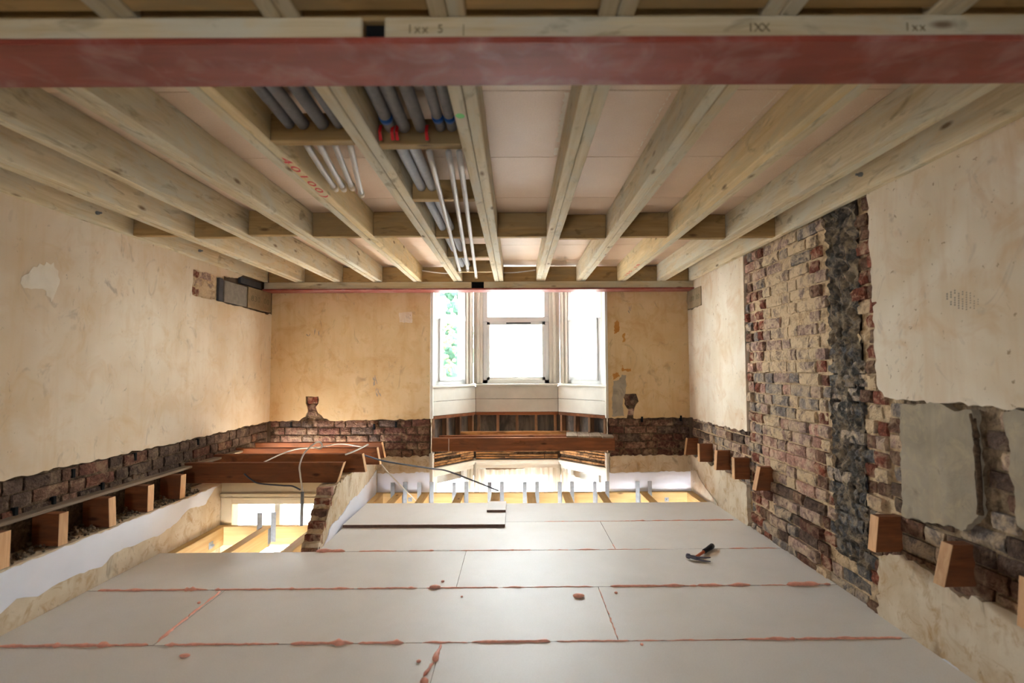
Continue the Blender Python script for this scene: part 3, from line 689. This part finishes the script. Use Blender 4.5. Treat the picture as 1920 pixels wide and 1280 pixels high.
# ---- ceiling joists (doubled timbers)
JX = [-2.144, -1.765, -1.371, -.971, -.571, -.163, .251, .651, 1.056, 1.453]
def joist(x, y0, y1, label, cat='ceiling joist', group='ceiling joists beyond the near beam', single=None, mats=('joist_y', 'joist_y')):
    t = thing('ceiling_joist', (x, (y0 + y1) / 2, ZJ), label, cat, group)
    if single: box('plank', mats[0], single[0], single[1], y0, y1, ZJ, ZD - .001, t, .003)
    else:
        rn = random.Random(int(x * 1000))
        box('plank', mats[0], x - .0445, x - .0010, y0, y1, ZJ, ZD - .001, t, .003)
        box('plank', mats[1], x + .0010, x + .0445, y0, y1, ZJ + rn.uniform(0, .003), ZD - .001, t, .003)
    return t
Y0J, Y1J = 1.318, 5.118
jl = []
joist(XL + .02, Y0J, Y1J, 'single pale ceiling joist fixed along the left wall', single=(XL, -2.462))
DESC = ['doubled pale ceiling joist nearest the left wall', 'doubled ceiling joist, second free one from the left wall', 'doubled knotty ceiling joist, third free one from the left wall',
        'doubled ceiling joist with red numbers chalked on its underside', 'doubled ceiling joist between the two bays of grey pipes', 'doubled ceiling joist with green sticker beside the pipe bay',
        'doubled ceiling joist at the middle, just right of the pale clear bay', 'doubled ceiling joist, fourth free one from the right wall', 'doubled ceiling joist with red scrawl near the far end', 'doubled ceiling joist nearest the right wall']
for i, x in enumerate(JX):
    jl.append(joist(x, Y0J, Y1J, DESC[i], mats=('joist_y', 'mid_y') if i == 3 else (('mid_y', 'joist_y') if i == 8 else ('joist_y', 'joist_y'))))
jr = joist(1.745, Y0J, Y1J, 'single ceiling joist fixed along the right wall above bare brick', single=(1.725, XR))
for x, j in ((-2.462, None), (1.725, jr)):
    pass
for k, i in enumerate((2, 3, 4, 5, 6, 7, 8, 9)):
    joist(JX[i], -1.9, 1.262, 'short doubled joist end above the near beam, ' + ORD[k] + ' from the left', group='joists on the near side of the beam')
# chalk numbers, scrawl, sticker
def under(px, py, z=ZJ): return at(px, py, 'Z', z)
q = under(585, 345)
text('chalk_number', '40100)', 'ink_red', .075, jl[3], Matrix.Translation((JX[3] + .023, q.y - .05, ZJ - .0008)) @ Matrix.Rotation(math.pi, 4, 'X') @ Matrix.Rotation(-R90, 4, 'Z') @ Matrix.Scale(.62, 4, (0, 1, 0)) @ Matrix.Scale(1.9, 4, (1, 0, 0)))
text('chalk_number', '155 18', 'ink_red', .07, jl[8], Matrix.Translation((JX[8] - .024, 4.55, ZJ - .0008)) @ Matrix.Rotation(math.pi, 4, 'X') @ Matrix.Rotation(R90, 4, 'Z') @ Matrix.Scale(.5, 4, (0, 1, 0)) @ Matrix.Scale(2.2, 4, (1, 0, 0)))
bm = NB(); q = under(863, 217)
for r0, n in ((.016, 14),):
    vv = [bm.verts.new((JX[5] - .024 + r0 * math.cos(2 * math.pi * k / n), q.y + r0 * 1.1 * math.sin(2 * math.pi * k / n), ZJ - .0008)) for k in range(n)]; bm.faces.new(vv)
obj('sticker', bm, 'green', jl[5])
# bolts through the wall joists
for (px, py, X, par) in ((181, 399, -2.462, None), (1616, 327, 1.725, jr), (373, 470, -2.462, None)):
    q = at(px, py, 'X', X); s = 1 if X < 0 else -1; bm = NB(); tube(bm, [(X - s * .004, q.y, q.z), (X + s * .014, q.y, q.z)], .011, 6); tube(bm, [(X + s * .012, q.y, q.z), (X + s * .03, q.y, q.z)], .006, 8)
    o = obj('anchor_bolt', bm, 'galv')
    tag(o, {181: 'steel anchor bolt in left wall joist, the nearer one', 1616: 'steel anchor bolt in the right wall joist', 373: 'steel anchor bolt in left wall joist, the farther one'}[px], 'bolt', 'anchor bolts')
# ---- noggins
edges = [-2.462] + [v for x in JX for v in (x - .0455, x + .0455)] + [1.725]
NY = [3.29, 3.34, 3.29, 3.34, 3.33, 3.36, 3.36, 3.41, 3.37, 3.42, 3.39]
WHERE = ['against the left wall joist', 'in the second bay from the left wall', 'in the third bay from the left wall', 'in the fourth bay from the left wall', 'in the bay of short capped pipes', 'in the long pipe bay',
         'in the pale clear middle bay', 'one bay right of the middle bay', 'with a dark round knot, two bays right of the middle', 'in the second bay from the right wall', 'in the narrow bay against the right wall']
for i in range(11):
    a, b = edges[2 * i], edges[2 * i + 1]; y = NY[i]
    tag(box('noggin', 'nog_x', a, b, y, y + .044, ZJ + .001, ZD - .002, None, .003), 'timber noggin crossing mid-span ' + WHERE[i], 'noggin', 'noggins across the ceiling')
for y, w in ((1.915, 'holding the capped pipes'),):
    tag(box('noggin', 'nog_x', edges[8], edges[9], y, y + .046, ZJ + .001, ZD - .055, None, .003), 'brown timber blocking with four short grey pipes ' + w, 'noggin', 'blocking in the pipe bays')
for k, y in enumerate((1.955, 2.60, 3.97, 4.59)):
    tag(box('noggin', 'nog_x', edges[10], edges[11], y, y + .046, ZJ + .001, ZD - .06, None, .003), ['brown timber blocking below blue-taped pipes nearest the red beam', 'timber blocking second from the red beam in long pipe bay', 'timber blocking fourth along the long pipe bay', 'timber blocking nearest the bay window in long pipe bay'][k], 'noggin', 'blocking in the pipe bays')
nedges = [v for i in (2, 3, 4, 5, 6, 7, 8, 9) for v in (JX[i] - .0455, JX[i] + .0455)][1:-1]
for k in range(7):
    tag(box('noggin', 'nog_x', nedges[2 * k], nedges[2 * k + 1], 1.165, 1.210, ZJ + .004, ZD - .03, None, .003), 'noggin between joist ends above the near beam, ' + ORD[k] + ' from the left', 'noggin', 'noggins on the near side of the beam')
# ---- insulated pipes
def pipe(pts, r, label, tape=None, tagdx=None, group='grey insulated pipes between ceiling joists', mat='insul'):
    t = thing('insulated_pipe', pts[0], label, 'pipe', group)
    bm = NB(); tube(bm, spline(pts, 6), r, 14); obj('insulation', bm, mat, t, True)
    e = Vector(pts[-1])
    if tape: bm = NB(); tube(bm, [(e.x, tape, e.z), (e.x, tape + .024, e.z)], r + .0015, 14); obj('tape_band', bm, 'tape', t, True)
    if tagdx is not None:
        for n, d in enumerate(tagdx):
            bm = NB(); x, y, z = e.x + d, e.y - .035, e.z - r * .3
            bm.faces.new([bm.verts.new(p) for p in ((x, y, z), (x + .011, y + .002, z), (x + .009, y - .006, z - .03), (x + .012, y + .004, z - .058), (x, y, z - .06), (x - .002, y - .008, z - .03))]); r_ = bmesh.ops.extrude_face_region(bm, geom=bm.faces[:])
            for v in r_['geom']:
                if isinstance(v, bmesh.types.BMVert): v.co.y += .0012
            obj('red_tag', bm, 'tag', t)
    return t
for k, (x, r) in enumerate(((-.852, .020), (-.800, .023), (-.727, .024), (-.664, .020))):
    pipe([(x - .012, 1.40, 2.17), (x - .005, 1.65, 2.155), (x, 1.912, 2.135)], r, 'dark grey insulated pipe ending at blocking, ' + ORD[k] + ' of the four left ones', group='pipes in the left pipe bay')
for k, (x, tp, tg) in enumerate(((-.478, 1.86, (-.036, .010)), (-.426, None, (-.025,)), (-.362, None, (.024,)), (-.286, 1.86, None), (-.242, 1.86, None))):
    pipe([(x - .004, 1.40, 2.165), (x - .002, 1.65, 2.155), (x, 1.952, 2.14)], .0235 if k < 3 else .020, ['grey pipe with blue tape and red tags at its end', 'thick grey pipe with a red tag, second in right pipe bay', 'grey pipe with a lone red tag, third in right pipe bay',
         'grey pipe with blue tape band and no tag, fourth in right bay', 'grey blue-taped pipe beside the green sticker joist'][k], tp, tg, group='pipes in the right pipe bay')
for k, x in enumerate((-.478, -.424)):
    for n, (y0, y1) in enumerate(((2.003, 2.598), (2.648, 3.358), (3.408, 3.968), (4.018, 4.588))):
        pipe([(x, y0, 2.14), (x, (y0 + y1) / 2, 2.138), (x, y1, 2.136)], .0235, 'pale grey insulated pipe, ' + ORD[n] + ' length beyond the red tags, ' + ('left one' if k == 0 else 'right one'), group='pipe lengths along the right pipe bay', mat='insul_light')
def conduit(p, q, label, group):
    t = thing('plastic_conduit', q, label, 'pipe', group); p, q = Vector(p), Vector(q); m = (p + q) / 2 + Vector((0, 0, -.004))
    bm = NB(); tube(bm, spline([p, m, q], 6), .0125, 10); obj('tube', bm, 'conduit', t, True)
    d = (q - p).normalized(); bm = NB(); tube(bm, [q - d * .014, q + d * .010, q + d * .016, q + d * .045], .02, 12, lambda i: (.0168, .0176, .0160, .0145)[i]); obj('end_cap', bm, 'cap', t, True)
for k, ((a, b), (c, d)) in enumerate((((572, 268), (626, 350)), ((597, 268), (642, 350)), ((624, 265), (659, 348)), ((653, 264), (677, 362)))):
    p = at(a, b, 'Z', 2.085); p.y = 1.963; q = at(c, d, 'Z', 2.10)
    conduit((p.x, 1.963, 2.088), q, 'short grey plastic conduit with capped end, ' + ORD[k] + ' of four', 'short capped conduits')
for k, ((a, b), (c, d)) in enumerate((((805, 285), (862, 507)), ((841, 285), (877, 504)), ((861, 285), (893, 518)))):
    p = at(a, b, 'Z', 2.052); q = at(c, d, 'Z', 2.052)
    conduit(p, q, 'long grey plastic conduit hanging under blocking, ' + ORD[k] + ' of three', 'long hanging conduits')
for (a, b, lab) in (((790, 507), (866, 512), 'white cable stub dipping left of the long conduits by the far beam'), ((925, 511), (1004, 506), 'white cable dipping between joists above the bay window')):
    p, q = at(*a, 'Y', 5.09), at(*b, 'Y', 5.09); m = (p + q) / 2 - Vector((0, 0, .012)); bm = NB(); tube(bm, spline([p, m, q]), .006, 8); tag(obj('white_cable', bm, 'cable_white', None, True), lab, 'cable', 'cables at the far beam')
# ---- padstones
F2 = 'padstones carrying the far beam'
tag(box('padstone', 'stone', XL - .03, XL + .004, 4.41, 4.785, 1.788, 1.975, None, .004), 'dark grey concrete padstone in the left wall, away from corner', 'padstone', F2)
p2 = thing('padstone', (XL, 5.03, 1.79), 'brown-grey stamped padstone in the left wall corner', 'padstone', F2)
box('block', 'stone_warm', XL - .03, XL + .006, 4.80, 5.255, 1.785, 1.984, p2, .004)
text('stamp', '830 00', 'ink', .075, p2, Matrix.Translation((XL + .0065, 5.03, 1.88)) @ Matrix.Rotation(R90, 4, 'Z') @ Matrix.Rotation(R90, 4, 'X') @ Matrix.Scale(1.3, 4, (1, 0, 0)))
p3 = thing('padstone', (XR, 5.07, 1.8), 'stamped concrete padstone in the right wall corner', 'padstone', F2)
box('block', 'stone_warm', XR - .006, XR + .03, 4.885, 5.27, 1.80, 1.984, p3, .004)
text('stamp', '130 00', 'ink', .07, p3, Matrix.Translation((XR - .0065, 5.07, 1.89)) @ Matrix.Rotation(-R90, 4, 'Z') @ Matrix.Rotation(R90, 4, 'X') @ Matrix.Scale(1.2, 4, (1, 0, 0)))
tag(box('slate_packer', 'slate', XL - .03, XL - .004, 4.345, 4.405, 1.79, 1.985, None, .003), 'upright dark slate packer beside the grey padstone', 'slate')
tag(box('slate_packer', 'slate', XL - .03, XL - .001, 4.68, 5.05, 1.995, 2.055, None, .003), 'thin dark slate packer above the corner padstone on left wall', 'slate')
# ---- old sawn-off joist stubs
def stub(y, x0, x1, z0, z1, label, group, yaw, tilt=0, end=1):
    t = thing('joist_stub', (x1, y, z0), label, 'joist stub', group)
    a, b = min(x0, x1), max(x0, x1); c = Vector((x0, y, z0)); M_ = Matrix.Rotation(yaw, 3, 'Z')
    def f(x, yy, z):
        p = M_ @ (Vector((x, yy, z)) - c) + c
        return (p.x + (tilt * (z - z0) * (1 if abs(x - x1) < .02 else 0)), p.y, p.z)
    box('timber', 'old_x', a, b, y - .025, y + .025, z0, z1, t, .002, f)
    e0, e1 = (x1, x1 + .0025) if x1 > x0 else (x1 - .0025, x1)
    box('cut_face', 'endgrain', e0, e1, y - .0255, y + .0255, z0 - .0005, z1 + .0005, t, 0, f)
GL = 'sawn joist stubs on the left wall'
rn = random.Random(4)
for k, y in enumerate((2.44, 2.76, 3.075, 3.40, 3.73)):
    stub(y, XL - .02, (-2.365, -2.37, -2.36, -2.365, -2.37)[k], .30, .465, 'sawn-off brown joist stub on the left ledge, ' + ORD[k] + ' from the camera', GL, rn.uniform(-.08, .08), (0, 0, -.06, .0, .03)[k])
GR = 'sawn joist stubs on the right wall'
for k, (y, x1) in enumerate(((1.73, 1.655), (2.08, 1.655), (2.46, 1.655), (3.66, 1.66), (4.02, 1.67), (4.38, 1.665), (4.76, 1.665), (5.14, 1.66))):
    stub(y, XR + .02, x1, .355, .515, ['sawn-off joist stub at the right wall, cut by the frame edge', 'sawn-off joist stub below the grey render patch', 'thick sawn-off joist stub beside the black flue strip', 'slanted joist stub at the red brick edge of the chimney scar',
         'joist stub second past the red brick edge', 'joist stub third past the red brick edge', 'joist stub next to the corner one on the right wall', 'joist stub tucked in the far right corner'][k], GR, rn.uniform(-.05, .05), (.1, .25, .12, .22, 0, .08, .0, .15)[k])
bat = tag(box('timber_batten', 'grey_wood', XL - .02, -2.452, .9, 4.9, .466, .484, None, .003), 'long grey timber plate running above the stubs on left wall', 'batten')
# ---- rubble lying on the ledge
bm = NB(); rn = random.Random(33)
for k in range(700):
    y = rn.uniform(1.5, 3.95); x = rn.uniform(-2.49, -2.375); z = .296 + max(0, (-2.37 - x)) * .35 * rn.random(); r = rn.uniform(.004, .012)
    if min(abs(y - s) for s in (2.44, 2.76, 3.075, 3.40, 3.73)) < .052: continue
    M_ = Matrix.Translation((x, y, z + r * .5)) @ Matrix.Rotation(rn.random() * 6, 4, (rn.random(), rn.random(), 1)) @ Matrix.Diagonal((r, r * rn.uniform(.5, 1.6), r * rn.uniform(.4, .9), 1))
    bmesh.ops.create_icosphere(bm, subdivisions=1, radius=1, matrix=M_)
tag(obj('rubble', bm, 'rubble'), 'dusty rubble and plaster crumbs lying on the left ledge', 'rubble', None, 'stuff')
# ---- old joists still standing over the hall
for k, (y, x1) in enumerate(((3.985, -1.31), (4.375, -1.285), (4.715, -1.255), (5.06, -1.30))):
    t = thing('old_joist', (-1.9, y, .36), ['reddish brown old joist over the hall, nearest and longest in view', 'old brown joist over the hall, second from the camera', 'old brown joist over the hall, third from the camera', 'old brown joist over the hall, against the window wall'][k], 'joist', 'old joists over the hall')
    box('timber', 'old_x', XL - .02, x1, y - .026, y + .026, .352, .502, t, .003, lambda x, yy, z: (x - (.05 * (.5 - z) / .15 if x > -1.5 and k == 0 else (-.03 * (.5 - z) / .15 if x > -1.5 else 0)), yy, z))
    box('cut_face', 'endgrain', x1, x1 + .003, y - .0262, y + .0262, .3525, .5015, t, 0, lambda x, yy, z: (x - (.05 * (.5 - z) / .15 if k == 0 else -.03 * (.5 - z) / .15), yy, z))
# ---- old timbers in the bay
t = thing('old_joist', (.07, 5.2, .385), 'wide old brown joist spanning the bay opening', 'joist', 'old timbers in the bay')
box('timber', 'old_x', BX0 + .03, .985, 5.205, 5.255, .385, .517, t, .003)
box('plaster_drip', 'oldpaint', -.675, -.669, 5.2035, 5.2055, .39, .51, t, 0)
tag(box('old_joist', 'old_x', -.80, .66, 5.40, 5.445, .40, .515, None, .003), 'second old reddish joist behind the wide one in bay', 'joist', 'old timbers in the bay')
tag(box('old_joist', 'lath', -.60, .60, 5.60, 5.655, .47, .53, None, .003), 'thin orange timber batten along the back of the bay floor', 'batten', 'old timbers in the bay')
for k in range(4):
    f = lambda x, y, z, k=k: (x + .1 * (y - 5.2), y, z)
    tag(box('floorboard_piece', 'grey_wood', .50 + k * .118, .612 + k * .118, 5.19 - .012 * k * (k % 2 + 1), 5.55 - .03 * k, .519, .535, None, .002, f), 'broken grey floorboard piece on the bay joists, ' + ORD[k] + ' from the left', 'floorboard', 'floorboard pieces in the bay')
# ---- floor joists, ledgers and hangers seen past the floor edge
tag(box('ledger', 'fresh_x', -1.40, XR, 5.19, 5.235, -.165, -.022, None, .003), 'yellow timber ledger along the foot of the window wall', 'ledger', 'ledgers')
tag(box('ledger', 'fresh_x', XLL, -1.47, 4.13, 4.175, -.165, -.022, None, .003), 'yellow timber ledger below the hall fanlight', 'ledger', 'ledgers')
def hanger(x, w, yf, label):
    bm = NB()
    for s in (-1, 1):
        a = x + s * (w + .001); b = a + s * .002
        bx(bm, min(a, b), max(a, b), yf - .045, yf - .002, -.15, -.03); c = a + s * .040
        bx(bm, min(a, c), max(a, c), yf - .003, yf - .001, -.14, .085 + (.004 if s > 0 else 0))
    bx(bm, x - w - .003, x + w + .003, yf - .045, yf - .002, -.168, -.166)
    tag(obj('joist_hanger', bm, 'galv'), label, 'joist hanger', 'galvanised joist hangers')
for k, x in enumerate((-1.163, -.90, -.555, -.204, .144, .49, .838, 1.26)):
    tag(box('floor_joist', 'fresh_y', x - .04, x + .04, 3.0, 5.19, -.165, -.023, None, .003), 'new floor joist running to the window wall, ' + ORD[k] + ' hung from the left', 'floor joist', 'new floor joists')
    hanger(x, .04, 5.19, 'pale steel joist hanger on the window wall ledger, ' + ORD[k] + ' from the left')
tag(box('floor_joist', 'fresh_y', 1.69, XR - .002, 3.0, 5.19, -.165, -.023, None, .003), 'new floor joist tight against the right wall', 'floor joist', 'new floor joists')
tag(box('floor_joist', 'fresh_y', -1.385, -1.32, 3.9, 5.19, -.165, -.023, None, .003), 'new floor joist beside the broken partition', 'floor joist', 'new floor joists')
for k, (a, b, lab) in enumerate(((XLL + .002, XLL + .062, 'new hall joist against the left wall with a bolt'), (-1.995, -1.93, 'new hall joist in the middle of the floor opening'), (-1.60, -1.52, 'new hall joist beside the brick partition end'))):
    tag(box('floor_joist', 'fresh_y', a, b, 2.6, 4.13, -.165, -.023, None, .003), lab, 'floor joist', 'new hall joists')
hanger(-1.9625, .033, 4.13, 'joist hanger under the hall fanlight')
q = at(395, 1022, 'X', XLL + .062); bm = NB(); bx(bm, XLL + .063, XLL + .066, q.y - .025, q.y + .025, q.z - .025, q.z + .025); tube(bm, [(XLL + .064, q.y, q.z), (XLL + .085, q.y, q.z)], .009, 6)
tag(obj('anchor_bolt', bm, 'galv'), 'square washer and bolt on the hall joist', 'bolt', 'anchor bolts')
for px, lab in ((1250, 'square washer bolt in the ledger near the right corner'), (769, 'bolt washer in the ledger near the partition')):
    q = at(px, 936, 'Y', 5.19); bm = NB(); bx(bm, q.x - .02, q.x + .02, 5.186, 5.189, q.z - .02, q.z + .02); tube(bm, [(q.x, 5.187, q.z), (q.x, 5.17, q.z)], .009, 6); tag(obj('anchor_bolt', bm, 'galv'), lab, 'bolt', 'anchor bolts')
# ---- loose sheet and offcut on the floor
def sheet(name, x0, x1, y0, y1, z0, z1, label):
    bm = NB(); bx(bm, x0, x1, y0, y1, z0, z1)
    for q in bm.faces:
        if abs(q.calc_center_median().z - (z0 + z1) / 2) < .002: q.material_index = 1
    return tag(obj(name, bm, ['floor_board', 'board_edge']), label, 'board', 'loose chipboard')
sheet('loose_board', -1.325, -.088, 4.01, 4.64, .001, .023, 'loose chipboard sheet lying on the floor before the window')
sheet('board_offcut', -.245, -.090, 4.34, 4.62, .0235, .0415, 'small chipboard offcut on the corner of the loose sheet')
# ---- pink foam along the sheet joints
def foam(name, pts_segs, label, seed):
    bm = NB(); rn = random.Random(seed)
    for (p, q, r) in pts_segs:
        p, q = Vector(p), Vector(q); L = (q - p).length; n = max(3, int(L / .016)); ph = rn.random() * 50
        P = [p + (q - p) * (i / n) + Vector((rn.uniform(-.003, .003), rn.uniform(-.003, .003), 0)) for i in range(n + 1)]
        def rf(i): return r * .78 * (.2 if i in (0, n) else max(.12, .8 + 1.1 * noise.noise(Vector((i * .21 + ph, 1, 2))) + (1.1 if rn.random() < .03 else 0)))
        for v in P: v.z = r * .25
        tube(bm, P, r, 7, rf)
    return tag(obj(name, bm, 'foam', None, True), label, 'foam bead', 'pink foam along the floor joints', 'stuff')
def sy(y, x): return y + KS * x
def seam(y, segs): return [((a, sy(y, a), 0), (b, sy(y, b), 0), r) for a, b, r in segs]
foam('foam_bead', seam(2.356, [(-2.34, -1.62, .010), (-1.55, -1.05, .007), (-1.0, -.72, .010), (-.70, -.50, .008), (-.42, -.22, .005), (-.2, .15, .009), (.18, .5, .005), (.5, 1.0, .003), (1.0, 1.72, .008)]) + [((-1.6, 2.36, 0), (-1.61, 2.60, 0), .010), ((-1.61, 2.60, 0), (-1.615, 2.885, 0), .008)], 'pink foam bead along the nearest long floor joint', 1)
foam('foam_bead', seam(2.926, [(-2.3, -1.7, .009), (-1.66, -.9, .007), (-.88, -.55, .007), (-.5, -.1, .006), (-.08, .42, .005), (.52, 1.0, .010), (1.0, 1.3, .011), (1.35, 1.5, .004), (1.5, 1.74, .017)]), 'pink foam bead along the second floor joint, with a lump at the wall', 2)
foam('foam_bead', seam(3.510, [(-1.33, -1.14, .017), (-1.05, -.80, .006), (-.72, -.55, .006), (-.45, .1, .005), (.2, .35, .003), (.38, .55, .006), (.6, .9, .003), (1.42, 1.74, .005)]), 'thin pink foam bead beyond the hammer with a lump at the partition', 3)
foam('foam_bead', seam(4.149, [(.22, .9, .003), (.9, 1.45, .005), (1.45, 1.72, .010)]), 'thin pink foam bead nearest the window on the right', 4)
foam('foam_bead', [((-.335, 2.33, 0), (-.34, 2.2, 0), .014), ((-.345, 2.19, 0), (-.37, 2.10, 0), .013), ((-.36, 2.08, 0), (-.345, 1.95, 0), .010)], 'lumpy pink foam bead on the short joint at the bottom edge', 5)
foam('foam_bead', [((.45, 2.9, 0), (.452, 2.6, 0), .003), ((.452, 2.58, 0), (.45, 2.38, 0), .004), ((.66, 3.62, 0), (.66, 3.52, 0), .005)], 'faint pink foam specks along the short joint right of centre', 6)
rn = random.Random(8)
for k, (px, py, r, lab) in enumerate(((1085, 1119, .017, 'oblong pink foam crumb on the open floor left of the hammer'), (816, 1102, .016, 'fat pink foam crumb on the second joint left of centre'), (830, 1091, .010, 'round pink foam crumb just above the second joint'), (1155, 1112, .009, 'small pink foam crumb below the second joint at right'),
                                      (785, 1241, .009, 'pale foam crumb beside the lumpy short joint'), (1203, 1209, .008, 'small foam crumb below the nearest joint'), (373, 1131, .009, 'small foam crumb beside the slanting foam joint'), (346, 1231, .012, 'pale foam splinter on the floor at lower left'), (866, 1119, .007, 'tiny foam crumb below the second joint near centre'))):
    q = at(px, py, 'Z', 0); bm = NB()
    bmesh.ops.create_icosphere(bm, subdivisions=2, radius=1, matrix=Matrix.Translation((q.x, q.y, r * .45)) @ Matrix.Diagonal((r * (1.9 if k in (0, 1, 7) else 1), r, r * .6, 1)))
    for v in bm.verts: v.co += Vector((noise.noise(v.co * 60), noise.noise(v.co * 60 + Vector((5, 0, 0))), 0)) * r * .25
    tag(obj('foam_crumb', bm, 'foam', None, True), lab, 'foam crumb', 'foam crumbs on the floor')
# ---- claw hammer
hq, he = at(1303, 1046, 'Z', .016), at(1332, 1026, 'Z', .016)
hm = thing('claw_hammer', (hq.x, hq.y, 0), 'claw hammer with orange shaft and black grip lying on floor', 'hammer')
ax = Vector((he.x - hq.x, he.y - hq.y, 0)); HL = .30; ax.normalize(); hx = Vector((ax.y, -ax.x, 0))     # hx along the head towards the claw
def hp(s, t, z): p = Vector((hq.x, hq.y, 0)) + ax * s + hx * t; return (p.x, p.y, z)
bm = NB(); tube(bm, [hp(.0, 0, .018), hp(.03, 0, .018), hp(.14, 0, .018), hp(.155, 0, .018)], .010, 10, lambda i: (.011, .009, .010, .010)[i]); obj('shaft', bm, 'orange', hm, True)
bm = NB(); tube(bm, [hp(.140, 0, .018), hp(.15, 0, .018), hp(.19, 0, .018), hp(.24, 0, .018), hp(.285, 0, .018), hp(.30, 0, .018)], .015, 12, lambda i: (.011, .0155, .0145, .0165, .0175, .011)[i]); obj('grip', bm, 'black', hm, True)
bm = NB(); tube(bm, [hp(0, -.055, .019), hp(0, -.050, .019), hp(0, -.034, .019), hp(0, -.030, .019), hp(0, -.012, .019), hp(0, .014, .018)], .014, 12, lambda i: (.013, .0155, .0155, .010, .0125, .0125)[i])
for s in (-1, 1): tube(bm, spline([hp(0, .008, .018 + s * .004), hp(.006, .035, .018 + s * .008), hp(.018, .062, .018 + s * .010), hp(.036, .085, .018 + s * .012)], 4), .007, 8, lambda i: .008 - .0004 * i)
obj('head', bm, 'steel', hm, True)
# ---- cables over the hall joists
def cable(name, pts, r, mat, label):
    bm = NB(); tube(bm, spline([at(x, y, 'Y', Y) for x, y, Y in pts], 8), r, 8); return tag(obj(name, bm, mat, None, True), label, 'cable', 'loose cables over the hall')
cable('white_cable', [(568, 925, 3.93), (563, 890, 3.93), (562, 872, 3.94), (570, 850, 4.0), (586, 834, 4.05), (598, 828, 4.1), (604, 834, 4.15), (600, 841, 4.2), (590, 838, 4.2)], .0065, 'cable_white', 'looped white cable rising in front of the old hall joists')
cable('white_cable', [(495, 866, 4.06), (530, 850, 4.3), (560, 841, 4.5), (600, 838, 4.7), (632, 832, 4.8), (660, 834, 4.85), (690, 842, 4.88), (706, 858, 4.9), (730, 888, 5.0), (782, 940, 5.1)], .0055, 'cable_white', 'long thin white cable trailing across the old joists to the floor edge')
cable('white_cable', [(648, 852, 4.32), (668, 844, 4.45), (690, 833, 4.6)], .007, 'cable_white', 'short pale cable end crossing the old joists')
cable('dark_cable', [(674, 850, 4.40), (692, 856, 4.45), (730, 866, 4.6), (808, 878, 4.9), (836, 882, 5.0), (880, 898, 5.08), (935, 920, 5.16)], .0075, 'cable_dark', 'dark cable sagging from the old joists to the ledger')
cable('grey_cable', [(458, 888, 3.945), (470, 898, 3.93), (486, 906, 3.93), (530, 910, 3.92), (548, 911, 3.915), (563, 918, 3.905)], .006, 'cable_dark', 'grey cable poking from a hole in the nearest old joist')
q0, q1 = at(567, 922, 'Y', 3.92), at(565, 985, 'Y', 3.92); bm = NB(); tube(bm, [q0, q1], .012, 10); tag(obj('cable_conduit', bm, 'galv', None, True), 'upright grey conduit beside the brick partition end', 'pipe')

# ================================================================== OUTSIDE
gd = struct(box('ground_outside', 'pavement', -60, 60, 6.1, 90, -3.3, -3.2, None, 0))
hs = thing('house', (8, 24, -3.2), 'white rendered house with grey roof seen through right pane', 'house')
box('wall', 'render_white', 1.75, 15, 22, 30, -3.2, 2.5, hs, 0)
bm = NB(); v = [bm.verts.new(p) for p in ((1.5, 21.6, 2.45), (15.4, 21.6, 2.45), (15.4, 30.4, 2.45), (1.5, 30.4, 2.45), (1.5, 26, 6.2), (15.4, 26, 6.2))]
for q in ((0, 1, 5, 4), (2, 3, 4, 5), (0, 4, 3), (1, 2, 5), (0, 3, 2, 1)): bm.faces.new([v[i] for i in q])
obj('roof', bm, 'roof_tile', hs)
for x, z, hh in ((2.62, 1.98, .30), (3.13, 1.98, .30), (2.62, 1.05, .40), (3.13, 1.05, .40), (5.0, 1.98, .3), (5.0, 1.05, .4)):
    w = box('window', 'pvc', x - .14, x + .14, 21.96, 22.0, z - hh - .06, z + hh + .06, hs, 0); box('pane', 'dark_glass', x - .07, x + .07, 21.93, 21.96, z - hh, z + hh, w, 0)
box('string_course', 'roof_tile', 1.75, 15, 21.95, 22.0, 1.58, 1.64, hs, 0)
def tree(x, y, z0, h, r, mat, label, seed):
    t = thing('garden_tree', (x, y, z0), label, 'tree', 'trees across the street'); rn = random.Random(seed)
    bm = NB(); tube(bm, [(x, y, z0), (x + .1, y, z0 + h * .4), (x, y + .1, z0 + h * .7)], .2, 8, lambda i: .22 - .06 * i); obj('trunk', bm, 'old_x', t)
    bm = NB()
    for k in range(260):
        a = Vector((rn.gauss(0, 1), rn.gauss(0, 1), rn.gauss(0, 1))).normalized() * rn.random() ** .4; c = Vector((x, y, z0 + h * .68)) + Vector((a.x * r, a.y * r, a.z * h * .38)); s = rn.uniform(.12, .30) * r * .6
        bmesh.ops.create_icosphere(bm, subdivisions=1, radius=s, matrix=Matrix.Translation(c) @ Matrix.Rotation(rn.random() * 6, 4, 'X'))
    obj('crown', bm, mat, t)
tree(-2.5, 17, -3.2, 7.6, 1.25, 'leaf', 'bluish green tree seen through the left bay pane', 1)
tree(-2.15, 15, -3.2, 6.3, .42, 'hedge', 'low yellowish shrub below the tree outside', 2)
tag(box('garden_wall', 'render_white', -12, -1.1, 13.2, 13.5, -3.2, .8, None, 0), 'pale garden wall outside below the shrub', 'wall', None, 'thing')
